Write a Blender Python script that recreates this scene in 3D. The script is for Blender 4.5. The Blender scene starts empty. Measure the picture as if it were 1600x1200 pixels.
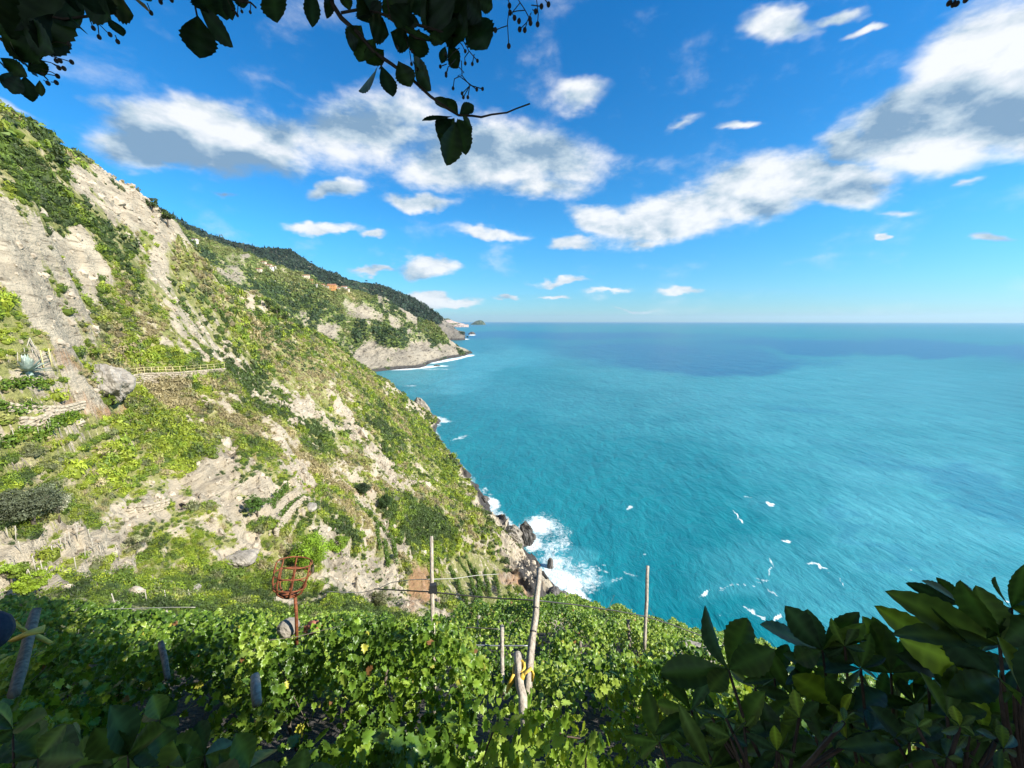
import bpy, math, random
import numpy as np
from math import radians as R

# ---------------------------------------------------------------- camera, sky, sun, exposure
sc = bpy.context.scene
col = sc.collection
CAMZ = 100.0
FPX = 600.0                     # focal length in photo pixels (photo is 1600 x 1200)
PITCH = math.atan(98.0 / FPX)
CP, SP = math.cos(PITCH), math.sin(PITCH)
cam_d = bpy.data.cameras.new('camera')
cam_d.sensor_width = 36; cam_d.lens = FPX / 1600 * 36
cam_d.clip_start = 0.05; cam_d.clip_end = 120000
cam = bpy.data.objects.new('camera', cam_d); col.objects.link(cam)
cam.location = (0, 0, CAMZ); cam.rotation_euler = (math.pi / 2 - PITCH, 0, 0)
sc.camera = cam
sc.view_settings.view_transform = 'Standard'; sc.view_settings.look = 'None'
sc.view_settings.gamma = 1; sc.view_settings.use_curve_mapping = False
sc.view_settings.exposure = 0.92
sc.cycles.max_bounces = 6; sc.cycles.diffuse_bounces = 3; sc.cycles.glossy_bounces = 2
sc.cycles.transmission_bounces = 3; sc.cycles.transparent_max_bounces = 4; sc.cycles.volume_bounces = 0

SUN = np.array([0.80, -0.30, 0.60]); SUN /= np.linalg.norm(SUN)
SUN_EL = math.asin(SUN[2]); SUN_AZ = math.atan2(SUN[0], SUN[1])
sl = bpy.data.lights.new('sun', 'SUN'); sl.energy = 4.9; sl.angle = R(0.53); sl.color = (1.0, 0.94, 0.83)
so = bpy.data.objects.new('sun', sl); col.objects.link(so)
from mathutils import Vector, Matrix
so.rotation_euler = Vector(SUN).to_track_quat('Z', 'Y').to_euler()
so.location = (60, -40, 160)

def ray(px, py):
    """photo pixel -> direction (x, y, z) in world, y' unnormalised"""
    u = px - 800.0; c = 600.0 - py
    return np.array([u, FPX * CP + c * SP, c * CP - FPX * SP])
def P(px, py, D):
    """point seen at a photo pixel at depth D metres along the view axis"""
    d = ray(px, py) * (D / FPX)
    return np.array([d[0], d[1], d[2] + CAMZ])
def PR(px, py, r):
    """same, r = horizontal distance"""
    d = ray(px, py); d = d * (r / math.hypot(d[0], d[1]))
    return np.array([d[0], d[1], d[2] + CAMZ])
def project(x, y, z):
    zz = z - CAMZ
    D = y * CP - zz * SP
    c = zz * CP + y * SP
    D = np.where(np.abs(D) < 1e-3, 1e-3, D)
    px = 800 + FPX * x / D; py = 600 - FPX * c / D
    bad = D < 0.05
    return np.where(bad, -9999, px), np.where(bad, -9999, py), D

# ---------------------------------------------------------------- noise
def _h(ix, iy, seed):
    v = (ix.astype(np.int64) * 374761393 + iy.astype(np.int64) * 668265263 + seed * 974634777) & 0xffffffff
    v = ((v ^ (v >> 13)) * 1274126177) & 0xffffffff
    v = ((v ^ (v >> 16)) * 2246822519) & 0xffffffff
    return ((v ^ (v >> 15)) & 0xffffff) / float(0xffffff)
def vn(x, y, seed=0):
    x = np.asarray(x, float); y = np.asarray(y, float)
    ix = np.floor(x); iy = np.floor(y); fx = x - ix; fy = y - iy
    fx = fx * fx * fx * (fx * (fx * 6 - 15) + 10); fy = fy * fy * fy * (fy * (fy * 6 - 15) + 10)
    ix = ix.astype(np.int64); iy = iy.astype(np.int64)
    a = _h(ix, iy, seed); b = _h(ix + 1, iy, seed); c = _h(ix, iy + 1, seed); d = _h(ix + 1, iy + 1, seed)
    return (a + (b - a) * fx) * (1 - fy) + (c + (d - c) * fx) * fy
def fbm(x, y, seed=0, oct=4, gain=0.5):
    s = 0; a = 1; t = 0
    for i in range(oct):
        ang = i * 1.1
        xr = x * math.cos(ang) - y * math.sin(ang); yr = x * math.sin(ang) + y * math.cos(ang)
        s = s + a * vn(xr * 2 ** i, yr * 2 ** i, seed + i * 17); t += a; a *= gain
    return s / t                                   # 0..1, mean .5
def ridged(x, y, seed=0, oct=4):
    s = 0; a = 1; t = 0
    for i in range(oct):
        s = s + a * (1 - np.abs(2 * vn(x * 2 ** i + 5 * i, y * 2 ** i, seed + i * 31) - 1)); t += a; a *= .5
    return s / t
def sstep(a, b, x):
    t = np.clip((x - a) / (b - a), 0, 1); return t * t * (3 - 2 * t)

class TPS:
    def __init__(s, pts, smooth=0.0):
        p = np.array(pts, float); s.sc = np.abs(p[:, :2]).max(); s.p = p[:, :2] / s.sc
        n = len(p); d2 = ((s.p[:, None] - s.p[None]) ** 2).sum(-1)
        K = np.where(d2 > 0, .5 * d2 * np.log(d2 + 1e-20), 0) + np.eye(n) * smooth
        Q = np.c_[np.ones(n), s.p]
        A = np.zeros((n + 3, n + 3)); A[:n, :n] = K; A[:n, n:] = Q; A[n:, :n] = Q.T
        s.w = np.linalg.solve(A, np.r_[p[:, 2], 0, 0, 0]); s.n = n
    def __call__(s, x, y):
        x = np.asarray(x, float) / s.sc; y = np.asarray(y, float) / s.sc
        r = s.w[s.n] + s.w[s.n + 1] * x + s.w[s.n + 2] * y
        for i in range(s.n):
            d2 = (x - s.p[i, 0]) ** 2 + (y - s.p[i, 1]) ** 2
            r = r + s.w[i] * .5 * d2 * np.log(d2 + 1e-20)
        return r

# ---------------------------------------------------------------- mesh helpers
def mesh_np(name, verts, faces, k, mats, parent=None, colr=None, attrs=None, smooth=True, link=True, midx=None):
    """faces: (n, k) int array; colr: (nverts, 3)"""
    me = bpy.data.meshes.new(name)
    verts = np.asarray(verts, np.float32); faces = np.asarray(faces, np.int32)
    me.vertices.add(len(verts)); me.vertices.foreach_set('co', verts.ravel())
    me.loops.add(faces.size); me.loops.foreach_set('vertex_index', faces.ravel())
    me.polygons.add(len(faces))
    me.polygons.foreach_set('loop_start', np.arange(0, faces.size, k, dtype=np.int32))
    me.polygons.foreach_set('loop_total', np.full(len(faces), k, np.int32))
    me.polygons.foreach_set('use_smooth', np.full(len(faces), bool(smooth)))
    if midx is not None: me.polygons.foreach_set('material_index', np.asarray(midx, np.int32))
    if colr is not None:
        a = me.attributes.new('col', 'FLOAT_COLOR', 'POINT')
        c4 = np.ones((len(verts), 4), np.float32); c4[:, :3] = colr
        a.data.foreach_set('color', c4.ravel())
    for k_, v in (attrs or {}).items():
        a = me.attributes.new(k_, 'FLOAT', 'POINT'); a.data.foreach_set('value', np.asarray(v, np.float32))
    me.update(calc_edges=True)
    for m in (mats if isinstance(mats, (list, tuple)) else [mats]): me.materials.append(m)
    o = bpy.data.objects.new(name, me)
    if link: col.objects.link(o)
    if parent: o.parent = parent
    return o
def tag(o, label=None, cat=None, group=None, kind=None):
    if label: o['label'] = label
    if cat: o['category'] = cat
    if group: o['group'] = group
    if kind: o['kind'] = kind
    return o
def empty(name, loc, label, cat, group=None):
    o = bpy.data.objects.new(name, None); col.objects.link(o); o.location = tuple(loc)
    o.empty_display_size = .2
    return tag(o, label, cat, group)

class MB:
    """small mesh builder, vertices in world space; build() shifts them to the parent's origin"""
    def __init__(s): s.v = []; s.f = []
    def add(s, vs, fs):
        b = len(s.v); s.v += [tuple(map(float, v)) for v in vs]; s.f += [tuple(i + b for i in f) for f in fs]
    def tube(s, pts, rads, n=8, jit=0.0, seed=0, flat=1.0):
        rnd = random.Random(seed); pts = [np.array(p, float) for p in pts]
        if not hasattr(rads, '__len__'): rads = [rads] * len(pts)
        vs = []; up = np.array([.13, .21, .97])
        t0 = pts[-1] - pts[0]
        if abs(t0[2]) > .8 * np.linalg.norm(t0): up = np.array([.1, 1, .05])
        for i, p in enumerate(pts):
            t = pts[min(i + 1, len(pts) - 1)] - pts[max(i - 1, 0)]; t /= (np.linalg.norm(t) + 1e-9)
            a = np.cross(up, t); a /= (np.linalg.norm(a) + 1e-9); b = np.cross(t, a)
            for k in range(n):
                an = 2 * math.pi * k / n; r = rads[i] * (1 + jit * (rnd.random() - .5))
                vs.append(p + a * math.cos(an) * r + b * math.sin(an) * r * flat)
        fs = []
        for i in range(len(pts) - 1):
            for k in range(n):
                k2 = (k + 1) % n; fs.append((i * n + k, i * n + k2, (i + 1) * n + k2, (i + 1) * n + k))
        fs.append(tuple(reversed(range(n)))); fs.append(tuple(range((len(pts) - 1) * n, len(pts) * n)))
        s.add(vs, fs)
    def box(s, c, sx, sy, sz, rz=0, top=1.0):
        cs, sn = math.cos(rz), math.sin(rz); vs = []
        for z in (0, sz):
            k = 1 if z == 0 else top
            for (x, y) in ((-sx, -sy), (sx, -sy), (sx, sy), (-sx, sy)):
                x *= k / 2; y *= k / 2
                vs.append((c[0] + x * cs - y * sn, c[1] + x * sn + y * cs, c[2] + z))
        s.add(vs, [(3, 2, 1, 0), (4, 5, 6, 7), (0, 1, 5, 4), (1, 2, 6, 5), (2, 3, 7, 6), (3, 0, 4, 7)])
    def build(s, name, mat, parent=None, smooth=True, bevel=0):
        me = bpy.data.meshes.new(name)
        o3 = np.array(parent_world(parent)) if parent else np.zeros(3)
        me.from_pydata([tuple(np.array(v) - o3) for v in s.v], [], s.f); me.update()
        me.polygons.foreach_set('use_smooth', [smooth] * len(me.polygons))
        me.materials.append(mat)
        o = bpy.data.objects.new(name, me); col.objects.link(o)
        if parent: o.parent = parent
        return o
def parent_world(p):
    l = np.zeros(3)
    while p is not None: l = l + np.array(p.location); p = p.parent
    return l

# ---------------------------------------------------------------- materials
def mat(name):
    m = bpy.data.materials.new(name); m.use_nodes = True; nt = m.node_tree; nt.nodes.clear()
    out = nt.nodes.new('ShaderNodeOutputMaterial'); return m, nt, out
def N(nt, t, **kw):
    n = nt.nodes.new(t)
    for k, v in kw.items():
        if k == 'inp':
            for a, b in v.items(): n.inputs[a].default_value = b
        else: setattr(n, k, v)
    return n
def L(nt, a, b): nt.links.new(a, b)
def ramp(nt, stops, fac=None, interp='LINEAR'):
    n = nt.nodes.new('ShaderNodeValToRGB'); cr = n.color_ramp; cr.interpolation = interp
    while len(cr.elements) < len(stops): cr.elements.new(0.5)
    for e, (p, c) in zip(cr.elements, stops):
        e.position = p; e.color = (*c, 1) if len(c) == 3 else c
    if fac is not None: L(nt, fac, n.inputs[0])
    return n
def math_n(nt, op, a, b=None, c=None, clamp=False):
    n = nt.nodes.new('ShaderNodeMath'); n.operation = op; n.use_clamp = clamp
    for i, v in enumerate((a, b, c)):
        if v is None: continue
        if isinstance(v, (int, float)): n.inputs[i].default_value = v
        else: L(nt, v, n.inputs[i])
    return n.outputs[0]
def mixc(nt, fac, a, b, mode='MIX'):
    n = nt.nodes.new('ShaderNodeMix'); n.data_type = 'RGBA'; n.blend_type = mode
    for s, v in ((n.inputs[0], fac), (n.inputs[6], a), (n.inputs[7], b)):
        if isinstance(v, (int, float)): s.default_value = v
        elif isinstance(v, tuple): s.default_value = (*v, 1)
        else: L(nt, v, s)
    return n.outputs[2]
def noise(nt, scale, detail=4, rough=.55, vec=None, dist=0.0):
    n = nt.nodes.new('ShaderNodeTexNoise'); n.inputs['Scale'].default_value = scale
    n.inputs['Detail'].default_value = detail; n.inputs['Roughness'].default_value = rough
    n.inputs['Distortion'].default_value = dist
    if vec is not None: L(nt, vec, n.inputs['Vector'])
    return n
def geo_pos(nt): return nt.nodes.new('ShaderNodeNewGeometry').outputs['Position']

def leaf_mat(name, gloss=0.35, trans=0.3, vary=0.35, nscale=3.0):
    m, nt, out = mat(name)
    at = N(nt, 'ShaderNodeAttribute', attribute_name='col')
    nz = noise(nt, nscale, 2, .5, geo_pos(nt))
    v = math_n(nt, 'MULTIPLY_ADD', nz.outputs[0], vary * 2, 1 - vary)
    c = mixc(nt, 1.0, at.outputs['Color'], v, 'MULTIPLY')
    b = N(nt, 'ShaderNodeBsdfPrincipled', inp={'Roughness': gloss, 'Specular IOR Level': .4})
    L(nt, c, b.inputs['Base Color'])
    t = N(nt, 'ShaderNodeBsdfTranslucent'); tc = mixc(nt, 1.0, c, (1.5, 1.35, .5), 'MULTIPLY'); L(nt, tc, t.inputs[0])
    mx = N(nt, 'ShaderNodeMixShader', inp={0: trans}); L(nt, b.outputs[0], mx.inputs[1]); L(nt, t.outputs[0], mx.inputs[2])
    L(nt, mx.outputs[0], out.inputs[0]); return m
def plain_mat(name, c1, c2, scale=8, rough=.8, metal=0, stretch=None, bump=.3, detail=5, bscale=None):
    m, nt, out = mat(name)
    tc = nt.nodes.new('ShaderNodeTexCoord'); v = tc.outputs['Object']
    if stretch:
        mp = N(nt, 'ShaderNodeMapping'); mp.inputs['Scale'].default_value = stretch; L(nt, v, mp.inputs[0]); v = mp.outputs[0]
    nz = noise(nt, scale, detail, .6, v)
    rp = ramp(nt, [(.3, c1), (.7, c2)], nz.outputs[0])
    b = N(nt, 'ShaderNodeBsdfPrincipled', inp={'Roughness': rough, 'Metallic': metal})
    L(nt, rp.outputs[0], b.inputs['Base Color'])
    if bump:
        bp = N(nt, 'ShaderNodeBump', inp={'Strength': bump, 'Distance': .02})
        L(nt, nz.outputs[0], bp.inputs['Height']); L(nt, bp.outputs[0], b.inputs['Normal'])
    L(nt, b.outputs[0], out.inputs[0]); return m

# terrain: attributes veg (0 bare rock .. 1 green), soil, wet (damp shore, also shade-dark ground under the vines), col tint
def terrain_mat(name, rock_a, rock_b, rock_c, grass_a, grass_b, sc_=1.0):
    m, nt, out = mat(name)
    pos = geo_pos(nt)
    veg = N(nt, 'ShaderNodeAttribute', attribute_name='veg').outputs['Fac']
    soil = N(nt, 'ShaderNodeAttribute', attribute_name='soil').outputs['Fac']
    wet = N(nt, 'ShaderNodeAttribute', attribute_name='wet').outputs['Fac']
    mp = N(nt, 'ShaderNodeMapping'); mp.inputs['Rotation'].default_value = (R(20), R(35), R(20)); mp.inputs['Scale'].default_value = (1, .28, 1.6)
    L(nt, pos, mp.inputs[0])
    n1 = noise(nt, .12 * sc_, 6, .62, mp.outputs[0], .6)
    n2 = noise(nt, .9 * sc_, 6, .65, mp.outputs[0], .3)
    n3 = noise(nt, 1.6 * sc_, 4, .7, pos)
    n4 = noise(nt, .35 * sc_, 5, .6, pos)
    rc = ramp(nt, [(.28, rock_b), (.5, rock_a), (.72, rock_c)], n1.outputs[0])
    crack = ramp(nt, [(.34, (.34, .31, .27)), (.46, (.95, .95, .95)), (.75, (1.12, 1.1, 1.06))], n2.outputs[0])
    rock = mixc(nt, .9, rc.outputs[0], crack.outputs[0], 'MULTIPLY')
    gr = ramp(nt, [(.3, grass_a), (.55, grass_b), (.66, (.45, .385, .25))], n4.outputs[0])
    gr2 = mixc(nt, .7, gr.outputs[0], ramp(nt, [(.3, (.5, .5, .5)), (.7, (1.3, 1.3, 1.3))], n3.outputs[0]).outputs[0], 'MULTIPLY')
    vv = math_n(nt, 'ADD', veg, math_n(nt, 'MULTIPLY_ADD', n3.outputs[0], .9, -.45))
    vf = ramp(nt, [(.42, (0, 0, 0)), (.56, (1, 1, 1))], vv)
    c = mixc(nt, vf.outputs[0], rock, gr2)
    sf = math_n(nt, 'MULTIPLY', soil, math_n(nt, 'MULTIPLY_ADD', n3.outputs[0], 1.5, 0.1, True), clamp=True)
    c = mixc(nt, sf, c, (.36, .20, .105))
    wf = math_n(nt, 'ADD', wet, math_n(nt, 'MULTIPLY_ADD', n2.outputs[0], .8, -.4))
    wf = ramp(nt, [(.4, (0, 0, 0)), (.65, (1, 1, 1))], wf)
    c = mixc(nt, wf.outputs[0], c, mixc(nt, .8, (.075, .07, .065), crack.outputs[0], 'MULTIPLY'))
    b = N(nt, 'ShaderNodeBsdfPrincipled', inp={'Roughness': .9, 'Specular IOR Level': .2})
    L(nt, c, b.inputs['Base Color'])
    hh = math_n(nt, 'ADD', math_n(nt, 'MULTIPLY', n2.outputs[0], 1.0), math_n(nt, 'MULTIPLY', n3.outputs[0], .5))
    bp = N(nt, 'ShaderNodeBump', inp={'Strength': .9, 'Distance': .9 / sc_}); L(nt, hh, bp.inputs['Height'])
    L(nt, bp.outputs[0], b.inputs['Normal']); L(nt, b.outputs[0], out.inputs[0]); return m

M = {}
M['hill'] = terrain_mat('hillside_ground', (.43, .37, .275), (.25, .21, .155), (.57, .495, .37), (.15, .18, .045), (.30, .29, .11), 1.0)
M['head'] = terrain_mat('headland_ground', (.33, .29, .225), (.20, .18, .145), (.42, .37, .28), (.09, .14, .035), (.16, .20, .05), .16)
M['ridge'] = terrain_mat('far_ridge_ground', (.20, .18, .15), (.10, .10, .09), (.28, .25, .2), (.03, .055, .03), (.04, .07, .035), .08)  # forest greens kept extra dark to stand for cloud shadow
M['dist'] = terrain_mat('distant_coast_ground', (.55, .42, .36), (.35, .27, .24), (.68, .56, .48), (.07, .10, .05), (.12, .14, .06), .02)
M['scrub'] = leaf_mat('scrub_leaves', .6, .22, .3, 2.0)
M['core'] = leaf_mat('scrub_core', .9, .0, .3, 3.0)
M['vine'] = leaf_mat('vine_leaves', .36, .30, .25, 9.0)
M['creeper'] = leaf_mat('creeper_leaves', .5, .22, .45, 22.0)
M['stem'] = plain_mat('stem_bark', (.045, .025, .018), (.10, .06, .04), 40, .7)
M['trunk'] = plain_mat('trunk_bark', (.07, .055, .04), (.16, .13, .10), 14, .9)
M['wood'] = plain_mat('weathered_wood', (.22, .18, .14), (.52, .46, .37), 22, .85, 0, (1, 1, .12), .8)
M['wood_dark'] = plain_mat('dark_weathered_wood', (.08, .065, .05), (.30, .25, .19), 22, .85, 0, (1, 1, .12), .8)
M['rust'] = plain_mat('rusty_iron', (.09, .028, .014), (.34, .11, .04), 18, .75, .25)
M['yellow'] = plain_mat('yellow_strap', (.62, .38, .03), (.80, .56, .10), 14, .6, 0, None, .2)
M['cord'] = plain_mat('pale_cord', (.34, .32, .27), (.55, .52, .45), 30, .6)
M['wire'] = plain_mat('dark_wire', (.05, .045, .04), (.12, .11, .10), 30, .5, .4)
M['bar'] = plain_mat('grey_pipe', (.22, .23, .24), (.38, .39, .40), 30, .4, .5)
M['black'] = plain_mat('black_plastic', (.015, .017, .02), (.03, .033, .04), 30, .5)
M['navy'] = plain_mat('navy_cloth', (.008, .014, .035), (.02, .03, .06), 30, .8)
M['rock'] = plain_mat('grey_boulder', (.14, .125, .105), (.40, .36, .30), 1.3, .9, 0, (1, .4, 1.4), .9)
M['stonewall'] = plain_mat('dry_stone', (.20, .17, .125), (.50, .43, .32), 2.2, .9, 0, (1, 1, 2.2), 1.0)
M['searock'] = plain_mat('dark_sea_rock', (.025, .024, .023), (.17, .155, .14), .9, .8, 0, (1.5, .5, .35), 1.0)
M['agave'] = plain_mat('agave_leaf', (.24, .32, .27), (.42, .50, .44), 3, .6)
M['rail'] = plain_mat('yellow_painted_rail', (.45, .40, .16), (.62, .56, .27), 6, .6)
M['stake'] = plain_mat('pale_stake', (.30, .27, .22), (.50, .46, .38), 6, .7)
for nm_, c_ in (('wall_cream', (.62, .55, .42)), ('wall_orange', (.62, .30, .11)), ('wall_white', (.74, .72, .68)), ('roof', (.36, .17, .10)), ('pane', (.03, .04, .05))):
    M[nm_] = plain_mat(nm_, tuple(.88 * v for v in c_), c_, .8, .8, 0, None, 0)

# ---------------------------------------------------------------- sky
# clouds: (px, py, half width, half height, tilt deg (clockwise), weight) -> turned into azimuth/elevation ellipses
CLOUDS = [
    (300, 215, 150, 62, 8, 1.0), (240, 235, 110, 40, 5, 1.0), (420, 225, 130, 60, 5, .8), (560, 205, 130, 74, 0, .74),
    (800, 245, 200, 62, 6, .80), (900, 150, 70, 32, -8, .50), (690, 265, 110, 45, 5, .62), (850, 290, 110, 28, 0, .6),
    (520, 301, 68, 17, 0, .80), (655, 318, 66, 17, 4, .72), (500, 357, 78, 13, -2, .80), (580, 364, 34, 10, 0, .7),
    (940, 345, 75, 28, 15, .85), (895, 385, 48, 15, 0, .7), (1045, 345, 125, 48, -14, .95), (1180, 300, 120, 55, -10, 1.0),
    (1300, 280, 100, 45, 12, 1.0), (1000, 385, 50, 16, 0, .6),
    (1480, 190, 190, 85, -12, 1.15), (1570, 105, 190, 110, -28, 1.2), (1660, 170, 170, 110, -10, 1.1), (1340, 225, 70, 38, 0, .7),
    (1210, 36, 72, 38, 0, .72), (1300, 25, 62, 20, -10, .6), (1335, 56, 52, 13, -22, .66), (1150, 193, 48, 13, -5, .58),
    (1565, 365, 55, 13, 8, .75), (1391, 370, 18, 8, 0, .7), (1500, 290, 42, 12, -5, .48), (1710, 370, 80, 14, 0, .8),
    (668, 420, 54, 18, 0, .9), (585, 424, 54, 8, 0, .8), (672, 470, 44, 18, 5, 1.15), (728, 475, 40, 10, -2, .85), (798, 469, 34, 7, 0, .7), (862, 464, 30, 5, 0, .6),
    (1065, 454, 34, 9, 0, .72), (955, 456, 60, 5, -2, .5), (770, 362, 74, 11, 4, .65), (875, 438, 52, 7, 0, .65), (985, 480, 50, 4, 0, .5),
    (350, 296, 24, 10, 0, .55), (1075, 190, 40, 12, -40, .45), (640, 170, 110, 50, 0, .52), (30, 170, 90, 10, 20, .35), (1420, 322, 50, 10, 0, .4),
]
def azel(px, py):
    d = ray(px, py); return np.array([math.atan2(d[0], d[1]), math.atan2(d[2], math.hypot(d[0], d[1]))])
world = bpy.data.worlds.new('World'); sc.world = world; world.use_nodes = True
wt = world.node_tree; wt.nodes.clear()

GREYS = [(235, 240, 135, 46, 6, 1.2), (380, 258, 125, 38, 10, 1.1), (430, 215, 60, 40, 10, .5), (560, 190, 130, 40, 0, .85), (720, 235, 130, 50, 5, .9), (860, 225, 90, 36, 0, .75), (920, 150, 60, 26, 0, .5),
         (1200, 322, 80, 24, -8, .75), (1310, 300, 60, 24, 0, .45), (1390, 205, 110, 44, -15, .85), (1520, 165, 120, 50, -20, .45), (1590, 200, 120, 50, 0, .5), (1130, 270, 70, 20, 0, .6), (1330, 240, 70, 26, 0, .8),
         (520, 307, 60, 8, 0, .3), (800, 300, 100, 16, 0, .3), (352, 296, 26, 12, 0, 1.2), (1230, 38, 36, 20, 0, .5), (665, 432, 40, 6, 0, .4), (960, 357, 60, 12, 10, .4)]
def blob_chain(g, vec, blobs, grow):
    acc = None
    for (px, py, a, b, rot, wgt) in blobs:
        c0 = azel(px, py)
        J = np.c_[azel(px + 1, py) - azel(px - 1, py), azel(px, py + 1) - azel(px, py - 1)] / 2
        t = R(rot); E = np.array([[a * math.cos(t), -b * math.sin(t)], [a * math.sin(t), b * math.cos(t)]]) * grow
        U, S, Vt = np.linalg.svd(J @ E)
        if np.linalg.det(U) < 0: U[:, 1] *= -1
        mp = N(g, 'ShaderNodeMapping', vector_type='TEXTURE')
        mp.inputs['Location'].default_value = (c0[0], c0[1], 0)
        mp.inputs['Rotation'].default_value = (0, 0, math.atan2(U[1, 0], U[0, 0]))
        mp.inputs['Scale'].default_value = (S[0], S[1], 1)
        if acc is None: L(g, vec, mp.inputs[0])
        else:                              # tiny dependency keeps the evaluation sequential (short node stack)
            sq = N(g, 'ShaderNodeVectorMath', operation='MULTIPLY_ADD'); L(g, acc, sq.inputs[0]); sq.inputs[1].default_value = (1e-7, 1e-7, 0); L(g, vec, sq.inputs[2])
            L(g, sq.outputs[0], mp.inputs[0])
        ln = N(g, 'ShaderNodeVectorMath', operation='LENGTH'); L(g, mp.outputs[0], ln.inputs[0])
        f = math_n(g, 'MULTIPLY_ADD', ln.outputs['Value'], -wgt, wgt, True)      # wgt at the centre, 0 at the rim
        acc = f if acc is None else math_n(g, 'SMOOTH_MAX', acc, f, .16)
    return acc
tc = wt.nodes.new('ShaderNodeTexCoord')
sp = N(wt, 'ShaderNodeSeparateXYZ'); L(wt, tc.outputs['Generated'], sp.inputs[0])
az = math_n(wt, 'ARCTAN2', sp.outputs[0], sp.outputs[1]); el = math_n(wt, 'ARCSINE', sp.outputs[2])
ae = N(wt, 'ShaderNodeCombineXYZ'); L(wt, az, ae.inputs[0]); L(wt, el, ae.inputs[1])
# billow noise in a stretched azimuth/elevation space: features flatten towards the horizon
den = math_n(wt, 'ADD', math_n(wt, 'MAXIMUM', el, 0.0), .14); w_ = math_n(wt, 'DIVIDE', 1.0, den)
cb = N(wt, 'ShaderNodeVectorMath', operation='MULTIPLY'); L(wt, tc.outputs['Generated'], cb.inputs[0]); cb.inputs[1].default_value = (1, 1, 1.9)
na = noise(wt, 3.5, 2, .5, cb.outputs[0]); nb = noise(wt, 7.5, 9, .60, cb.outputs[0], .10)
of = N(wt, 'ShaderNodeVectorMath', operation='ADD'); L(wt, cb.outputs[0], of.inputs[0]); of.inputs[1].default_value = (.02, 0, .055)
nb2 = noise(wt, 7.5, 6, .58, of.outputs[0], .10)
nd = noise(wt, 6.5, 4, .6, cb.outputs[0])
sub = N(wt, 'ShaderNodeVectorMath', operation='SUBTRACT'); L(wt, nd.outputs['Color'], sub.inputs[0]); sub.inputs[1].default_value = (.5, .5, .5)
dv = N(wt, 'ShaderNodeVectorMath', operation='MULTIPLY_ADD'); L(wt, sub.outputs[0], dv.inputs[0]); dv.inputs[1].default_value = (.13, .085, 0); L(wt, ae.outputs[0], dv.inputs[2])
acc = blob_chain(wt, dv.outputs[0], CLOUDS, 1.22)
base = math_n(wt, 'MULTIPLY', acc, 2.7)
nsum = math_n(wt, 'ADD', math_n(wt, 'MULTIPLY_ADD', na.outputs[0], .7, -.35), math_n(wt, 'MULTIPLY_ADD', nb.outputs[0], 2.6, -1.30))
dens = math_n(wt, 'ADD', math_n(wt, 'ADD', base, math_n(wt, 'MULTIPLY', nsum, math_n(wt, 'MULTIPLY_ADD', acc, .30, .62))), -.52)
alpha = N(wt, 'ShaderNodeMapRange', interpolation_type='SMOOTHSTEP', inp={1: -.16, 2: .80, 3: 0, 4: 1}); L(wt, dens, alpha.inputs[0])
sq = N(wt, 'ShaderNodeVectorMath', operation='MULTIPLY_ADD'); L(wt, acc, sq.inputs[0]); sq.inputs[1].default_value = (1e-7, 1e-7, 0); L(wt, dv.outputs[0], sq.inputs[2])
gacc = blob_chain(wt, sq.outputs[0], GREYS, 1.25)
emb = math_n(wt, 'SUBTRACT', nb2.outputs[0], nb.outputs[0])
shade = math_n(wt, 'ADD', math_n(wt, 'MULTIPLY', gacc, 1.15), math_n(wt, 'ADD', math_n(wt, 'MULTIPLY', emb, 2.2), math_n(wt, 'MULTIPLY_ADD', nb.outputs[0], -.9, .60)))
ccol = ramp(wt, [(.0, (.93, .95, .97)), (.20, (.80, .85, .90)), (.55, (.52, .64, .74)), (.95, (.23, .37, .53))], shade)
sky = N(wt, 'ShaderNodeTexSky', sky_type='NISHITA', sun_disc=False, sun_elevation=SUN_EL, sun_rotation=SUN_AZ, altitude=100, air_density=1.0, dust_density=.25, ozone_density=2.2)
SKY_STR = .10
hs = N(wt, 'ShaderNodeHueSaturation', inp={'Hue': .49, 'Saturation': 1.15, 'Value': 1.0}); L(wt, sky.outputs[0], hs.inputs['Color'])
grade = ramp(wt, [(0.0, (.34, .60, .90)), (.06, (.31, .64, .90)), (.2, (.24, .74, 1.04)), (.6, (.07, .66, 1.08))], el)
skyc = mixc(wt, 1.0, hs.outputs[0], grade.outputs[0], 'MULTIPLY')
cs = N(wt, 'ShaderNodeVectorMath', operation='SCALE', inp={'Scale': 1.0 / SKY_STR * .57}); L(wt, ccol.outputs[0], cs.inputs[0])
# only above the horizon, thinner very low down
hz = N(wt, 'ShaderNodeMapRange', inp={1: 0.0, 2: .02, 3: .0, 4: 1}); L(wt, el, hz.inputs[0])
# unseen pale cloud bank added behind the viewpoint to whiten the blue fill light
bk = N(wt, 'ShaderNodeMapRange', interpolation_type='SMOOTHSTEP', inp={1: -.05, 2: -.6, 3: 0, 4: .85}); L(wt, sp.outputs[1], bk.inputs[0])
bk2 = math_n(wt, 'MULTIPLY', bk.outputs[0], math_n(wt, 'MULTIPLY_ADD', nb.outputs[0], 1.6, .1, True))
am = math_n(wt, 'MAXIMUM', math_n(wt, 'MULTIPLY', math_n(wt, 'MULTIPLY', alpha.outputs[0], hz.outputs[0]), .96), math_n(wt, 'MULTIPLY', bk2, hz.outputs[0]))
fc = mixc(wt, am, skyc, cs.outputs[0])
bg = N(wt, 'ShaderNodeBackground', inp={'Strength': SKY_STR}); L(wt, fc, bg.inputs[0])
wo = N(wt, 'ShaderNodeOutputWorld'); L(wt, bg.outputs[0], wo.inputs[0])
world.cycles.sampling_method = 'MANUAL'; world.cycles.sample_map_resolution = 512
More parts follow.
